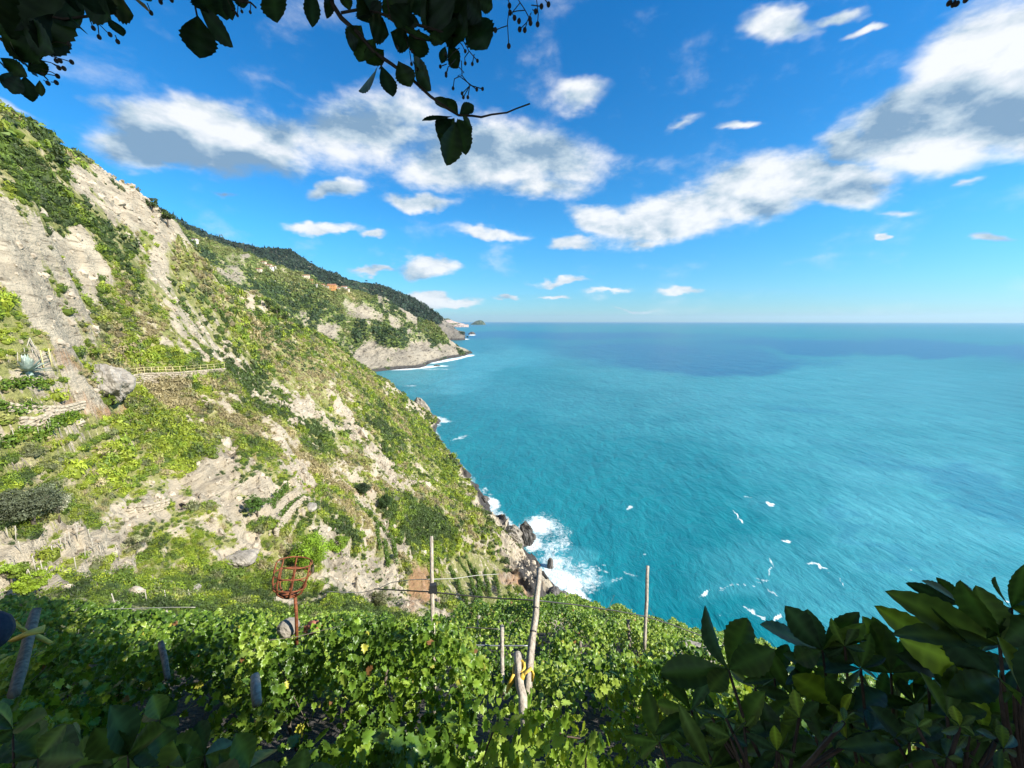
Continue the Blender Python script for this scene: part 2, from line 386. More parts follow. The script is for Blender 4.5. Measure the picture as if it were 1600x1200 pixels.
# ---------------------------------------------------------------- terrain
# vineyard canopy surface just below the camera: (px, py, depth)
CAN = [(0,1200,4.2),(0,1050,6),(0,950,10),(200,1200,3.8),(200,1050,6),(200,955,10.5),(400,1200,3.4),(400,1080,5.2),(400,965,10.5),
       (600,1200,3.1),(600,1080,5.0),(600,965,10.5),(800,1200,3.0),(800,1100,4.7),(800,1010,8),(800,950,13.5),(900,945,16),(1000,1200,3.1),
       (1000,1080,5.6),(1000,1010,10),(1000,965,17),(1150,1020,14),(1180,1000,19),(1300,1200,3.6),(1300,1110,6),(1300,1050,12),(1600,1200,4.2),(1600,1120,7),(1500,1085,11),(1700,1095,12)]
can_pts = [P(*c) for c in CAN]
canopy = TPS([(p[0], p[1], p[2] - CAMZ) for p in can_pts], 1e-4)
CAN_LINE = [(-400,930),(0,935),(60,930),(150,945),(300,955),(430,962),(500,957),(600,962),(700,960),(720,938),(800,938),(870,932),(930,938),(1000,953),(1100,985),(1190,998),(1300,1040),(1450,1080),(1600,1090),(2100,1110)]

# near hillside: (px, py, horizontal distance)
A = [(50,900,50),(50,800,60),(50,700,69),(50,640,73),(50,588,76),(50,500,82),(50,420,89),(50,310,102),(30,205,132),
     (-300,900,48),(-300,700,62),(-300,500,84),(-300,300,105),(-300,130,135),(-300,60,150),
     (150,905,54),(150,800,66),(150,700,78),(150,600,91),(150,500,104),(150,400,120),(150,310,145),(146,262,162),
     (300,905,60),(300,800,72),(300,700,88),(300,590,111),(300,500,145),(300,425,195),(298,398,225),
     (400,930,55),(400,800,74),(400,700,96),(400,580,160),(400,508,230),(402,462,275),(240,320,185),(264,338,205),(-60,150,142),(450,505,285),
     (500,935,52),(500,850,72),(500,750,100),(500,650,145),(500,580,215),(500,522,300),
     (570,940,60),(570,800,100),(570,700,150),(570,620,240),(565,573,330),
     (650,935,74),(650,850,105),(650,750,165),(650,690,255),(600,592,360),(632,618,385),
     (700,930,82),(700,820,128),(700,720,243),
     (760,935,94),(760,860,130),(755,795,186),(800,850,146),(770,900,112),
     (850,930,112),(840,900,122)]
a_pts = [PR(*c) for c in A]; a_pts = [(p[0], p[1], p[2] - CAMZ) for p in a_pts]
# ground drops from the vineyard lip to the slope below
a_pts += [(-25,20,-17.5),(-12,24,-21),(0,22,-21.5),(0,40,-38),(-18,40,-33),(10,26,-25),(18,30,-30),(30,28,-31),(-5,70,-59),(8,70,-64),(20,60,-62),(40,40,-50),(60,20,-40)]
# hidden back slopes behind the ridge line
for (px, py, r, dr, dz) in [(30,205,132,60,-6),(146,262,162,60,-14),(298,398,225,80,-32),(402,462,275,80,-40),(500,522,300,80,-45),(565,573,330,80,-45),(-300,60,150,60,-8)]:
    p = PR(px, py, r); k = (r + dr) / r; a_pts.append((p[0] * k, p[1] * k, p[2] - CAMZ + dz))
COAST = [(-160,470),(-125,440),(-100,420),(-84,402),(-72,372),(-70,340),(-60,312),(-44,275),(-28,240),(-14,204),(-4,186),(2,172),(6,156),(12,140),(20,126),(33,114),(50,104),(80,90),(120,66),(180,25),(260,-60)]
for i, (x, y) in enumerate(COAST):
    a = np.array(COAST[max(i - 1, 0)], float); b = np.array(COAST[min(i + 1, len(COAST) - 1)], float)
    t = (b - a) / np.linalg.norm(b - a); n = np.array([-t[1], t[0]])          # seaward (right of a path coming towards us)
    a_pts.append((x, y, -100))
    for d, z in ((14, -109), (50, -122)): a_pts.append((x + n[0] * d, y + n[1] * d, z))
# near ground = canopy minus the height of the vines
for c, p in zip(CAN, can_pts):
    a_pts.append((p[0], p[1], p[2] - CAMZ - 1.35))
a_pts += [(0,0.2,-1.75),(-2,-.5,-1.7),(2,-.5,-1.7),(0,-3,-1.5),(-14,-2,-3.5),(-6,-6,0),(8,-4,-2),(20,-6,-6),(50,-20,-10),(-40,-10,4),(-90,-20,25),(120,-20,-50)]
tpsA = TPS(a_pts, 2e-6)

_cst = np.array(COAST, float)
def coast_dist(x, y):
    """signed plan distance to the near coast, + seaward"""
    best = np.full(np.shape(x), 1e9); sg = np.ones(np.shape(x))
    for a, b in zip(_cst[:-1], _cst[1:]):
        ab = b - a; t = np.clip(((x - a[0]) * ab[0] + (y - a[1]) * ab[1]) / (ab @ ab), 0, 1)
        dx = x - a[0] - t * ab[0]; dy = y - a[1] - t * ab[1]; d = np.hypot(dx, dy)
        s = np.sign(ab[0] * dy - ab[1] * dx); m = d < best
        best = np.where(m, d, best); sg = np.where(m, s, sg)
    return best * sg
# painted patches on the hillside (photo outline -> stays on the ground): px, py, rx, ry, tilt, value
ROCKS = [(55,430,115,50,32,1),(20,380,80,35,25,1),(115,385,60,34,35,1),(120,292,42,20,35,1),(188,318,34,24,40,1),(95,508,52,22,32,1),(262,362,20,26,45,1),
         (378,452,32,20,45,1),(285,537,42,17,45,1),(302,632,34,26,45,.9),(345,640,22,22,0,.9),(375,628,16,16,0,1),(345,690,34,20,45,.9),(445,700,56,18,55,1),(475,640,28,12,50,1),
         (540,655,40,12,50,.9),(598,742,42,15,55,1),(622,768,18,10,55,1),(248,790,46,15,-20,1),(318,738,32,14,-35,1),(378,848,40,13,-50,1),(440,785,14,26,-40,.8),(560,900,44,34,0,1),
         (612,612,26,12,40,1),(652,640,26,20,50,1),(822,890,26,44,-35,1.4),(803,835,18,22,0,1),(845,930,30,16,35,1.3),(40,640,80,12,-5,.8),(120,610,40,22,10,.7),(35,565,60,10,0,.5),(90,850,40,12,-10,.7),(20,940,60,12,0,1),
         (220,320,30,15,45,.8),(165,262,20,12,45,1),(520,690,30,12,50,.7),(590,690,20,8,50,.6),(730,740,10,20,-30,.5),(700,800,8,12,0,.6),(520,830,20,10,40,.8),(400,760,30,14,-10,.6),
         (520,620,24,8,40,.6),(330,560,24,10,40,.6),(430,600,18,10,40,.6),(215,570,14,10,0,.8),(170,470,26,12,45,.7),(235,420,30,14,45,.6),(770,770,8,30,-35,.8),(200,640,36,12,-8,.5)]
GREENS = [(250,690,85,45,25,1),(140,730,90,45,-8,1),(190,660,60,20,10,.6),(235,560,55,28,0,1),(40,262,46,38,20,1.2),(100,330,60,22,25,1),(10,215,50,45,20,1),(5,500,35,60,0,1),(40,610,45,14,-5,1.1),(20,675,60,8,-10,1),
          (700,720,50,70,-35,.9),(720,800,50,40,-30,.8),(480,540,70,30,35,.7),(340,450,60,30,40,.7),(190,420,40,50,30,.8),(400,530,60,26,35,.6),(130,900,110,26,5,.7),(270,880,70,30,10,.6),(60,800,60,30,0,.8),
          (650,800,60,30,30,.6),(700,880,60,40,0,.6),(470,480,60,30,35,.5),(400,900,60,40,0,.7),(560,590,50,18,35,.6),(640,680,40,30,35,.7),(300,790,50,20,-15,.7),(590,640,40,20,45,.6)]
SOILS = [(120,560,40,9,10,.9),(165,640,50,10,0,.9),(110,625,30,10,0,.7),(230,622,25,9,0,.7),(520,762,40,6,10,.8),(655,915,24,34,0,1),(815,915,30,12,45,.8),(560,760,20,5,0,.6),(190,605,20,6,20,.9),(395,705,10,8,0,.6)]
TERR = [(60,690,160,110,-5,1),(90,880,150,60,-5,1),(740,890,90,70,0,1),(600,850,110,60,20,.9),(450,780,70,50,-30,.8),(350,760,80,40,-20,.6)]
BARE = [(745,905,62,46,15,1),(655,915,22,36,0,1),(612,868,26,26,0,.8),(88,880,60,34,-5,.75),(815,915,26,10,45,1),(100,560,60,14,5,.6),(160,640,60,12,0,.8),(40,640,70,12,-4,.8),(60,690,90,12,-8,.5)]
def paint(lst, px, py):
    s = np.zeros(np.shape(px))
    for (cx, cy, rx, ry, a, v) in lst:
        t = R(a); dx = px - cx; dy = py - cy
        u = (dx * math.cos(t) + dy * math.sin(t)) / rx; w = (-dx * math.sin(t) + dy * math.cos(t)) / ry
        s = np.maximum(s, v * sstep(1.55, .55, np.sqrt(u * u + w * w)))
    return s
def zA_smooth(x, y): return tpsA(x, y) + CAMZ
def fieldsA(x, y):
    """height and surface fields of the hillside"""
    r = np.hypot(x, y); z0 = tpsA(x, y) + CAMZ
    cd = coast_dist(x, y)
    px, py, D = project(x, y, z0)
    wx = 14 * (fbm(x / 30, y / 30, 5, 2) - .5); wpx = px + (fbm(px / 18, py / 18, 71, 3) - .5) * 42; wpy = py + (fbm(px / 18, py / 18, 72, 3) - .5) * 42
    rk = paint(ROCKS, wpx, wpy); gn = paint(GREENS, wpx, wpy)
    so_ = paint(SOILS, wpx, wpy); te = paint(TERR, px, py)
    # strata run down the slope towards the sea
    s1 = (x * .55 - y * .83); s2 = (x * .83 + y * .55)
    st = ridged(s1 / 34 + 3, s2 / 12, 11, 4); st2 = fbm(s1 / 9, s2 / 3.2, 23, 4)
    veg = .68 + (fbm(s1 / 16, s2 / 8, 41, 4) - .5) * 1.3 - .16 * (st - .5) - rk * .52 + gn * .5 + (fbm(x / 2.6, y / 2.6, 43, 3) - .5) * 1.15 * sstep(20, 50, r)
    veg = veg + .18 * sstep(200, 320, r) * (x > -400)
    amp = sstep(14, 60, r)
    rough = np.clip(1 - veg, 0, 1)
    z = z0 + amp * ((st - .70) * 4.2 + (st2 - .5) * (1.0 + 3.4 * rough) + (ridged(s1 / 5.5, s2 / 2.0, 27, 3) - .68) * 1.5 * rough + (fbm(x / 1.7, y / 1.7, 51, 3) - .5) * (.5 + .9 * rough))
    # terraces: real steps
    h = 1.7; q = z / h; fr = q - np.floor(q); zt = (np.floor(q) + sstep(.74, .97, fr)) * h + .12 * (fr)
    k = te * amp * sstep(-3, -14, cd) * .92
    wall = k * ((fr > .74) & (fr < .97))
    z = z * (1 - k) + zt * k
    # shore: cliffs fall steeply into the water
    shore = sstep(-26, -2, cd)
    z = z + shore * amp * (st2 - .45) * 5 * sstep(14, 0, cd)
    wet = np.clip(1.25 - z / 4.5 + (st2 - .5) * 1.6, 0, 1.2) * (cd > -45) + .62 * (paint([(828,905,14,38,-30,1.4),(862,940,26,14,30,1.4),(838,835,8,20,0,1)], px, py))
    veg = veg - 1.1 * sstep(9, 1.5, z + (st2 - .5) * 9) * (cd > -45)
    veg = veg - .7 * wall
    nr_ = sstep(26, 16, r); veg = veg * (1 - nr_) + .2 * nr_; wet = wet * (1 - nr_) + 1.2 * nr_  # near ground is not damp: darkened to deepen the shadowy gaps under the vines
    return z, veg, so_, wet, k

def polar(az0, az1, na, r0, r1, nr, fn, gamma=0):
    aa = np.radians(np.linspace(az0, az1, na)); rr = np.exp(np.linspace(math.log(r0), math.log(r1), nr))
    Ag, Rg = np.meshgrid(aa, rr); x = Rg * np.sin(Ag); y = Rg * np.cos(Ag)
    out = fn(x.ravel(), y.ravel())
    i = np.arange(na * nr).reshape(nr, na)
    f = np.stack([i[:-1, :-1], i[:-1, 1:], i[1:, 1:], i[1:, :-1]], -1).reshape(-1, 4)[:, ::-1]
    return x.ravel(), y.ravel(), out, f
x, y, (z, veg, soil, wet, kk), f = polar(-100, 112, 1060, .9, 560, 860, fieldsA)
z = np.maximum(z, -14)
keep = (z[f].max(1) > -13.5)
tag(mesh_np('hillside', np.c_[x, y, z], f[keep], 4, M['hill'], attrs={'veg': veg, 'soil': soil, 'wet': wet}), kind='structure')
def ground(x, y):
    return fieldsA(np.atleast_1d(np.asarray(x, float)), np.atleast_1d(np.asarray(y, float)))[0]
def make_hit(fn, r0, r1, n=900):
    rr = np.exp(np.linspace(math.log(r0), math.log(r1), n))
    def hit(px, py):
        d = ray(px, py); h = math.hypot(d[0], d[1]); X = d[0] / h * rr; Y = d[1] / h * rr; Z = d[2] / h * rr + CAMZ
        g = fn(X, Y); s = np.nonzero(g > Z)[0]; i = s[0] if len(s) else n - 1
        return np.array([X[i], Y[i], g[i]])
    return hit
hitA = make_hit(lambda X, Y: fieldsA(X, Y)[0], 16, 500, 1400)

# ---- headland across the bay
B = [(590,576,828),(640,574,850),(662,571,880),(672,564,960),(700,560,1050),(725,556,1130),
     (450,422,1320),(400,402,1300),(330,374,1260),(270,345,1200),(500,442,1350),(550,452,1380),(580,460,1380),(612,475,1370),(640,495,1330),(675,512,1270),(700,535,1200),
     (450,470,1100),(400,450,1050),(350,430,1000),(300,400,950),(500,490,1080),(550,500,1080),(520,540,930),(580,540,960),(600,560,880),(630,540,960),(620,510,1120),(660,540,1040),(690,548,1100),(560,560,860),(200,340,1100),(100,250,1100)]
b_pts = []
for c in B:
    p = PR(*c); b_pts.append((p[0], p[1], p[2] - CAMZ))
for (px, py, r) in [(450,422,1320),(400,402,1300),(330,374,1260),(270,345,1200),(500,442,1350),(550,452,1380),(612,475,1370),(675,512,1270),(700,535,1200)]:
    p = PR(px, py, r); b_pts.append((p[0] * 1.2, p[1] * 1.2, p[2] - CAMZ - 90))
BC = [(590,577,815),(640,575,838),(664,572,868),(674,565,945),(700,561,1040),(728,556,1130),(735,552,1190),(738,545,1320)]
for (px, py, r) in BC:
    p = PR(px, py, r); b_pts += [(p[0] + 25, p[1] - 22, -116), (p[0] + 110, p[1] - 90, -140)]
tpsB = TPS(b_pts, 1e-6)
RB = [(580,520,14,30,-12,1),(590,550,22,20,0,1),(520,525,30,14,40,.8),(640,500,10,40,-35,1.1),(612,488,8,36,-40,1),(660,540,30,14,30,1),(690,550,26,8,15,1.2),(640,560,40,10,0,1),(560,562,30,14,0,1),(700,545,14,14,45,.8),(475,490,10,8,0,.6),(670,560,20,8,0,1)]
GB = [(563,515,10,18,0,1),(600,540,14,40,-25,.8),(450,450,60,20,20,.8),(640,520,10,30,-40,.7),(680,535,14,16,45,.7)]
def fieldsB(x, y):
    z0 = tpsB(x, y) + CAMZ; px, py, D = project(x, y, z0)
    px2 = px + (fbm(px / 9, py / 9, 81, 3) - .5) * 26; py2 = py + (fbm(px / 9, py / 9, 82, 3) - .5) * 26
    st = ridged(x / 170 + y / 420, y / 210 - x / 500, 91, 5); s2 = fbm(x / 26, y / 26, 92, 5)
    am = sstep(0, 60, z0)
    z = z0 + am * ((st - .72) * 46 + (s2 - .5) * 16) + (s2 - .5) * 6
    veg = .86 + (fbm(x / 60 + y / 200, y / 110, 93, 5) - .5) * 1.5 - .60 * paint(RB, px2, py2) + .5 * paint(GB, px2, py2) - .85 * sstep(60, 8, z) * (fbm(x / 40, y / 40, 94, 3)) - .3 * (st > .88)
    soil = paint([(500,437,60,4,22,.5)], px, py); wet = np.clip(1.3 - z / 7.0, 0, 1)
    return z, veg, soil, wet
x, y, (z, veg, soil, wet), f = polar(-46, -2, 520, 640, 2050, 420, fieldsB)
keep = (z[f].max(1) > -12)
tag(mesh_np('headland', np.c_[x, y, np.maximum(z, -12)], f[keep], 4, M['head'], attrs={'veg': veg, 'soil': soil, 'wet': wet}), kind='structure')
hitB = make_hit(lambda X, Y: fieldsB(X, Y)[0], 700, 2000)

# ---- wooded ridge beyond, cloud shadow put into its dark greens
Cc = [(330,372,2600),(400,394,2600),(442,393,2650),(475,407,2600),(530,430,2600),(575,444,2600),(600,450,2600),(625,462,2550),(650,472,2500),(675,492,2350),(692,505,2250),(712,516,2150),(722,527,2120),
      (400,470,2000),(500,490,2000),(600,500,2020),(640,510,2020),(670,520,2030),(690,530,2040),(200,300,2500),(260,340,2500)]
c_pts = []
for c in Cc:
    p = PR(*c); c_pts.append((p[0], p[1], p[2] - CAMZ))
for c in Cc[:13:2]:
    p = PR(*c); c_pts.append((p[0] * 1.3, p[1] * 1.3, p[2] - CAMZ - 120))
for (px, r) in ((700,2060),(722,2080),(727,2200),(730,2500),(732,3000),(733,3500),(734,4200)):
    p = PR(px, 531, r); c_pts += [(p[0], p[1], -102), (p[0] + 90, p[1] - 40, -150)]
tpsC = TPS(c_pts, 1e-6)
def fieldsC(x, y):
    z0 = tpsC(x, y) + CAMZ; px, py, D = project(x, y, z0)
    st = ridged(x / 420 + y / 900, y / 500, 101, 5); s2 = fbm(x / 60, y / 60, 102, 4); am = sstep(0, 120, z0)
    z = z0 + am * ((st - .72) * 60 + (s2 - .5) * 22)
    veg = .85 + (fbm(x / 120, y / 120, 103, 4) - .5) * .5 - 1.1 * paint([(700,522,24,14,35,1),(716,528,14,6,0,1)], px, py) * (.5 + s2)
    return z, veg, np.zeros_like(x), np.clip(1.3 - z / 12, 0, 1)
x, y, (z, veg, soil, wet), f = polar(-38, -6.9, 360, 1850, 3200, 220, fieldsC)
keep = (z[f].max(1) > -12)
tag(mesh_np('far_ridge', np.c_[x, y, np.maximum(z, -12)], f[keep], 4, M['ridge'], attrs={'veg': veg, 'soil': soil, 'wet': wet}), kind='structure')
hitC = make_hit(lambda X, Y: fieldsC(X, Y)[0], 1900, 4000)

# ---- distant coast and island
Dd = [(640,490,8200),(665,494,8000),(685,496,7800),(700,499,7600),(715,503,7500),(725,506,7400),(732,509,7300)]
def fieldsD(x, y):
    a = np.arctan2(x, y); r = np.hypot(x, y)
    aa = [math.atan2(ray(p, q)[0], ray(p, q)[1]) for p, q, _ in Dd]; hh = [PR(*d)[2] for d in Dd]; rr = [d[2] for d in Dd]
    top = np.interp(a, aa, hh, right=-30); rc = np.interp(a, aa, rr)
    top = np.where(a > aa[-1], -30, top)
    t = np.clip((r - (rc - 700)) / 700, 0, 1); prof = t ** .55
    z = top * prof * (1 - sstep(0, 1500, r - rc)) + (fbm(x / 180, y / 180, 111, 4) - .5) * 70 * prof * (top > 0) - 3 - 12 * (t <= 0)
    veg = .35 + (fbm(x / 260, y / 260, 112, 4) - .5) * 1.2 + (z > 130) * .5
    return z, veg, np.zeros_like(x), np.zeros_like(x)
x, y, (z, veg, soil, wet), f = polar(-20, -5.5, 260, 6300, 10500, 90, fieldsD)
keep = (z[f].max(1) > -5)
tag(mesh_np('distant_coast', np.c_[x, y, z], f[keep], 4, M['dist'], attrs={'veg': veg, 'soil': soil, 'wet': wet}), kind='structure')
pc = PR(747, 506.5, 11500); pc[2] = 0
gx, gy = np.meshgrid(np.linspace(-1, 1, 50), np.linspace(-1, 1, 40)); rr_ = np.sqrt(gx ** 2 + gy ** 2)
hz_ = (1 - rr_ ** 2).clip(-.3) * (.75 + .35 * gx) + .12 * (fbm(gx * 3, gy * 3, 5) - .5)
ii = np.arange(2000).reshape(40, 50); ff = np.stack([ii[:-1, :-1], ii[:-1, 1:], ii[1:, 1:], ii[1:, :-1]], -1).reshape(-1, 4)
tag(mesh_np('island', np.c_[(pc[0] + gx * 235).ravel(), (pc[1] + gy * 200).ravel(), (hz_ * 165).ravel()], ff, 4, M['ridge'], attrs={'veg': np.full(2000, .9), 'soil': np.zeros(2000), 'wet': np.zeros(2000)}), kind='structure')

# ---------------------------------------------------------------- sea
FOAM = [(846,822,26,16,20,1.0),(835,850,16,14,0,1.0),(866,878,26,16,30,.85),(880,905,40,18,22,1.0),(902,930,24,10,30,1.05),(858,905,18,26,0,1.0),(920,900,28,8,10,.62),
        (768,786,14,11,40,1.0),(758,768,8,6,0,.7),(738,752,8,8,0,.6),(775,800,7,12,0,.7),(688,655,14,5,10,.9),(680,663,12,4,0,.7),(720,684,18,2,-18,.75),(640,603,14,1.5,0,.7),(700,658,20,2,0,.6),
        (1204,787,9,2.4,25,1.1),(1150,803,10,1.6,70,.95),(1160,815,9,1.5,50,.95),(1165,776,10,1.2,5,.85),(1228,846,9,2,18,1.0),(1278,883,17,2.2,15,1.05),(1300,898,16,1,35,.8),(1318,912,16,1.2,55,.75),(1203,878,7,2,60,.85),(1205,893,11,1.6,-60,.85),(1192,909,14,1.6,-8,.8),
        (1135,918,16,1.8,-16,.8),(1165,915,18,1.5,10,.8),(1165,952,20,1.6,25,.85),(1187,962,14,2.2,25,.9),(1215,965,11,3.4,-20,1.05),(1102,927,9,2.6,-25,.95),(1090,935,8,1,-50,.7),(1205,925,14,1.6,25,.8),(1190,905,14,1.6,10,.85),(983,793,6,2.6,0,.9),(1005,868,3,8,20,.6),(935,890,22,3,20,.6),(965,905,18,3,-20,.6),(1065,935,5,1.6,20,.7),
        (1570,940,10,2,15,1.1),(985,897,18,2.4,20,.7),(940,884,12,1.8,0,.7),(1000,880,3,7,-20,.6),(1502,975,9,1.8,10,.95),(680,577,30,1.4,0,.7),(1110,556,10,1,0,.6),(920,870,26,2,-25,.6),(945,862,14,1.4,-35,.6),(1123,960,8,1.2,-50,.7),(1125,945,1.5,14,5,.6),(1240,838,8,1,20,.6),(1415,888,14,1.2,25,.6),
        (610,577,40,1.6,0,1.3),(660,574,26,1.8,-4,1.4),(700,563,30,1.8,-10,1.3),(730,556,12,1.6,-5,1.3),(722,530,12,1,0,1.2),(738,523.5,6,1,0,1.1),(690,572,12,1.2,0,1),(850,836,50,38,20,.74),(884,900,64,34,20,.78),(770,790,24,28,0,.4),(1160,900,120,80,20,.33),(1000,880,90,50,10,.33)]
PLUME = [(900,780,260,160,0,.10),(1300,800,150,60,25,.5),(1480,810,230,120,10,1.0),(1350,650,300,80,5,.6),(1100,600,200,30,5,.4),(680,590,90,25,0,.75),(760,560,120,14,0,.6),(1300,930,200,60,10,.6),(1550,900,200,90,0,.7),(900,640,200,30,8,.3),(1350,730,160,40,10,.7),(880,885,50,34,20,1)]
DARKS = [(1000,506,2400,4,0,.6),(1080,562,190,17,2,1.0),(1420,545,260,12,2.5,1.5),(980,540,200,9,0,.6),(860,524,220,6,0,1.2),(1000,503.4,2400,1.3,0,1.5),(1380,519,420,5,1,-.6),(1520,770,160,22,22,.45),(1380,850,120,16,28,.3),(1000,516,300,3,0,-.4),(1250,640,60,4,5,.3)]
# darks: cloud shadows painted as deep blue patches, plus clear blue water far out
def sea_fn(x, y):
    r = np.hypot(x, y); px, py, D = project(x, y, np.zeros_like(x))
    wx = px + (fbm(px / 14, py / 7, 201, 3) - .5) * 9 * sstep(560, 640, py); wy = py + (fbm(px / 14, py / 7, 202, 3) - .5) * 8 * sstep(590, 700, py)
    foam = paint(FOAM, wx, wy); cd = coast_dist(x, y)
    sh = .25 + 1.1 * fbm(x / 22, y / 22, 207, 3)
    foam = np.maximum(foam, .95 * sh * sstep(6, -1, cd) * (r < 450))
    foam = np.maximum(foam, .45 * sh * sstep(24, 3, cd) * (r < 450))
    w2 = np.minimum(60, (py - 500) * .6).clip(0); qx = px + (fbm(px / 90, py / 24, 203, 4) - .5) * 160 * sstep(503, 620, py); qy = py + (fbm(px / 90, py / 24, 204, 4) - .5) * w2
    pale = paint(PLUME, qx, qy)
    dk = np.zeros_like(x)
    for t in DARKS: dk = dk + t[5] * paint([t[:5] + (1,)], qx if t[3] > 4 else px, qy if t[3] > 4 else py)
    return foam, pale, dk
x, y, (foam, pale, dk), f = polar(-62, 75, 1300, 60, 42000, 900, sea_fn)
m, nt, out = mat('sea_water'); M['sea'] = m
pos = geo_pos(nt)
fa = N(nt, 'ShaderNodeAttribute', attribute_name='foam').outputs['Fac']; pa = N(nt, 'ShaderNodeAttribute', attribute_name='pale').outputs['Fac']; da = N(nt, 'ShaderNodeAttribute', attribute_name='dark').outputs['Fac']
mp = N(nt, 'ShaderNodeMapping'); mp.inputs['Rotation'].default_value = (0, 0, R(28)); mp.inputs['Scale'].default_value = (1, .5, 1); L(nt, pos, mp.inputs[0])
mp2 = N(nt, 'ShaderNodeMapping'); mp2.inputs['Rotation'].default_value = (0, 0, R(-35)); mp2.inputs['Scale'].default_value = (.3, 1, 1); L(nt, pos, mp2.inputs[0])
nw = noise(nt, .055, 5, .62, mp.outputs[0], .5)
ns1 = noise(nt, .0035, 5, .6, mp2.outputs[0], .5); ns2 = noise(nt, .03, 4, .6, mp2.outputs[0], .4)
base = mixc(nt, math_n(nt, 'MULTIPLY_ADD', ns1.outputs[0], 1.6, -.35, True), (.002, .130, .170), (.008, .195, .235))
pale_f = math_n(nt, 'MULTIPLY', pa, math_n(nt, 'MULTIPLY_ADD', ns2.outputs[0], 1.3, .2, True), clamp=True)
c = mixc(nt, pale_f, base, (.060, .285, .345))
c = mixc(nt, math_n(nt, 'MULTIPLY', da, math_n(nt, 'MULTIPLY_ADD', ns2.outputs[0], 1.2, .3), clamp=True), c, (.004, .105, .205))
nw3 = noise(nt, .22, 5, .65, mp.outputs[0], .6)
c = mixc(nt, .8, c, ramp(nt, [(.34, (.80, .86, .90)), (.5, (1, 1, 1)), (.68, (1.12, 1.09, 1.06))], nw3.outputs[0]).outputs[0], 'MULTIPLY')
c = mixc(nt, .85, c, ramp(nt, [(.30, (.76, .84, .88)), (.5, (1, 1, 1)), (.72, (1.20, 1.14, 1.10))], nw.outputs[0]).outputs[0], 'MULTIPLY')
# foam: lacy threshold
f1 = noise(nt, .30, 9, .74, pos, 2.2); f2 = noise(nt, .09, 4, .6, pos, .8)
fs = math_n(nt, 'ADD', math_n(nt, 'MULTIPLY', f1.outputs[0], .75), math_n(nt, 'MULTIPLY', f2.outputs[0], .35))
ft = math_n(nt, 'ADD', fs, math_n(nt, 'MULTIPLY_ADD', fa, .53, -.87))
ff_ = ramp(nt, [(.0, (0, 0, 0)), (.08, (.35, .35, .35)), (.27, (1, 1, 1))], ft)
# scattered white caps
wc = noise(nt, .09, 7, .8, mp.outputs[0], .8); wcf = ramp(nt, [(.715, (0, 0, 0)), (.75, (.8, .8, .8))], wc.outputs[0])
fmix = math_n(nt, 'MAXIMUM', ff_.outputs[0], wcf.outputs[0])
c = mixc(nt, fmix, c, (.80, .84, .84))
b = N(nt, 'ShaderNodeBsdfPrincipled', inp={'IOR': 1.333, 'Specular IOR Level': .28}); L(nt, c, b.inputs['Base Color'])
L(nt, math_n(nt, 'MULTIPLY_ADD', fmix, .5, .28), b.inputs['Roughness'])
w1 = noise(nt, .022, 3, .5, mp.outputs[0]); w2 = noise(nt, .16, 4, .6, mp.outputs[0], .4); w3 = noise(nt, .9, 4, .6, mp.outputs[0], .4)
hh = math_n(nt, 'ADD', math_n(nt, 'ADD', math_n(nt, 'MULTIPLY', w1.outputs[0], 3.0), math_n(nt, 'MULTIPLY', w2.outputs[0], 1.5)), math_n(nt, 'MULTIPLY', w3.outputs[0], .28))
bp = N(nt, 'ShaderNodeBump', inp={'Strength': .72, 'Distance': 1.2}); L(nt, hh, bp.inputs['Height']); L(nt, bp.outputs[0], b.inputs['Normal'])
L(nt, b.outputs[0], out.inputs[0])
tag(mesh_np('sea', np.c_[x, y, np.zeros_like(x)], f, 4, M['sea'], attrs={'foam': foam, 'pale': pale, 'dark': dk}), kind='structure')
# ---------------------------------------------------------------- scrub on the slopes (uncountable ground cover)
rng = np.random.default_rng(7)
def ico(sub=1):
    t = (1 + 5 ** .5) / 2
    v = [(-1,t,0),(1,t,0),(-1,-t,0),(1,-t,0),(0,-1,t),(0,1,t),(0,-1,-t),(0,1,-t),(t,0,-1),(t,0,1),(-t,0,-1),(-t,0,1)]
    f = [(0,11,5),(0,5,1),(0,1,7),(0,7,10),(0,10,11),(1,5,9),(5,11,4),(11,10,2),(10,7,6),(7,1,8),(3,9,4),(3,4,2),(3,2,6),(3,6,8),(3,8,9),(4,9,5),(2,4,11),(6,2,10),(8,6,7),(9,8,1)]
    v = [np.array(a, float) / np.linalg.norm(a) for a in v]
    for _ in range(sub):
        c = {}; nf = []
        def mid(a, b):
            k = (min(a, b), max(a, b))
            if k not in c: m = v[a] + v[b]; v.append(m / np.linalg.norm(m)); c[k] = len(v) - 1
            return c[k]
        for a, b, d in f:
            x, y, z = mid(a, b), mid(b, d), mid(d, a); nf += [(a,x,z),(b,y,x),(d,z,y),(x,y,z)]
        f = nf
    return np.array(v), np.array(f)
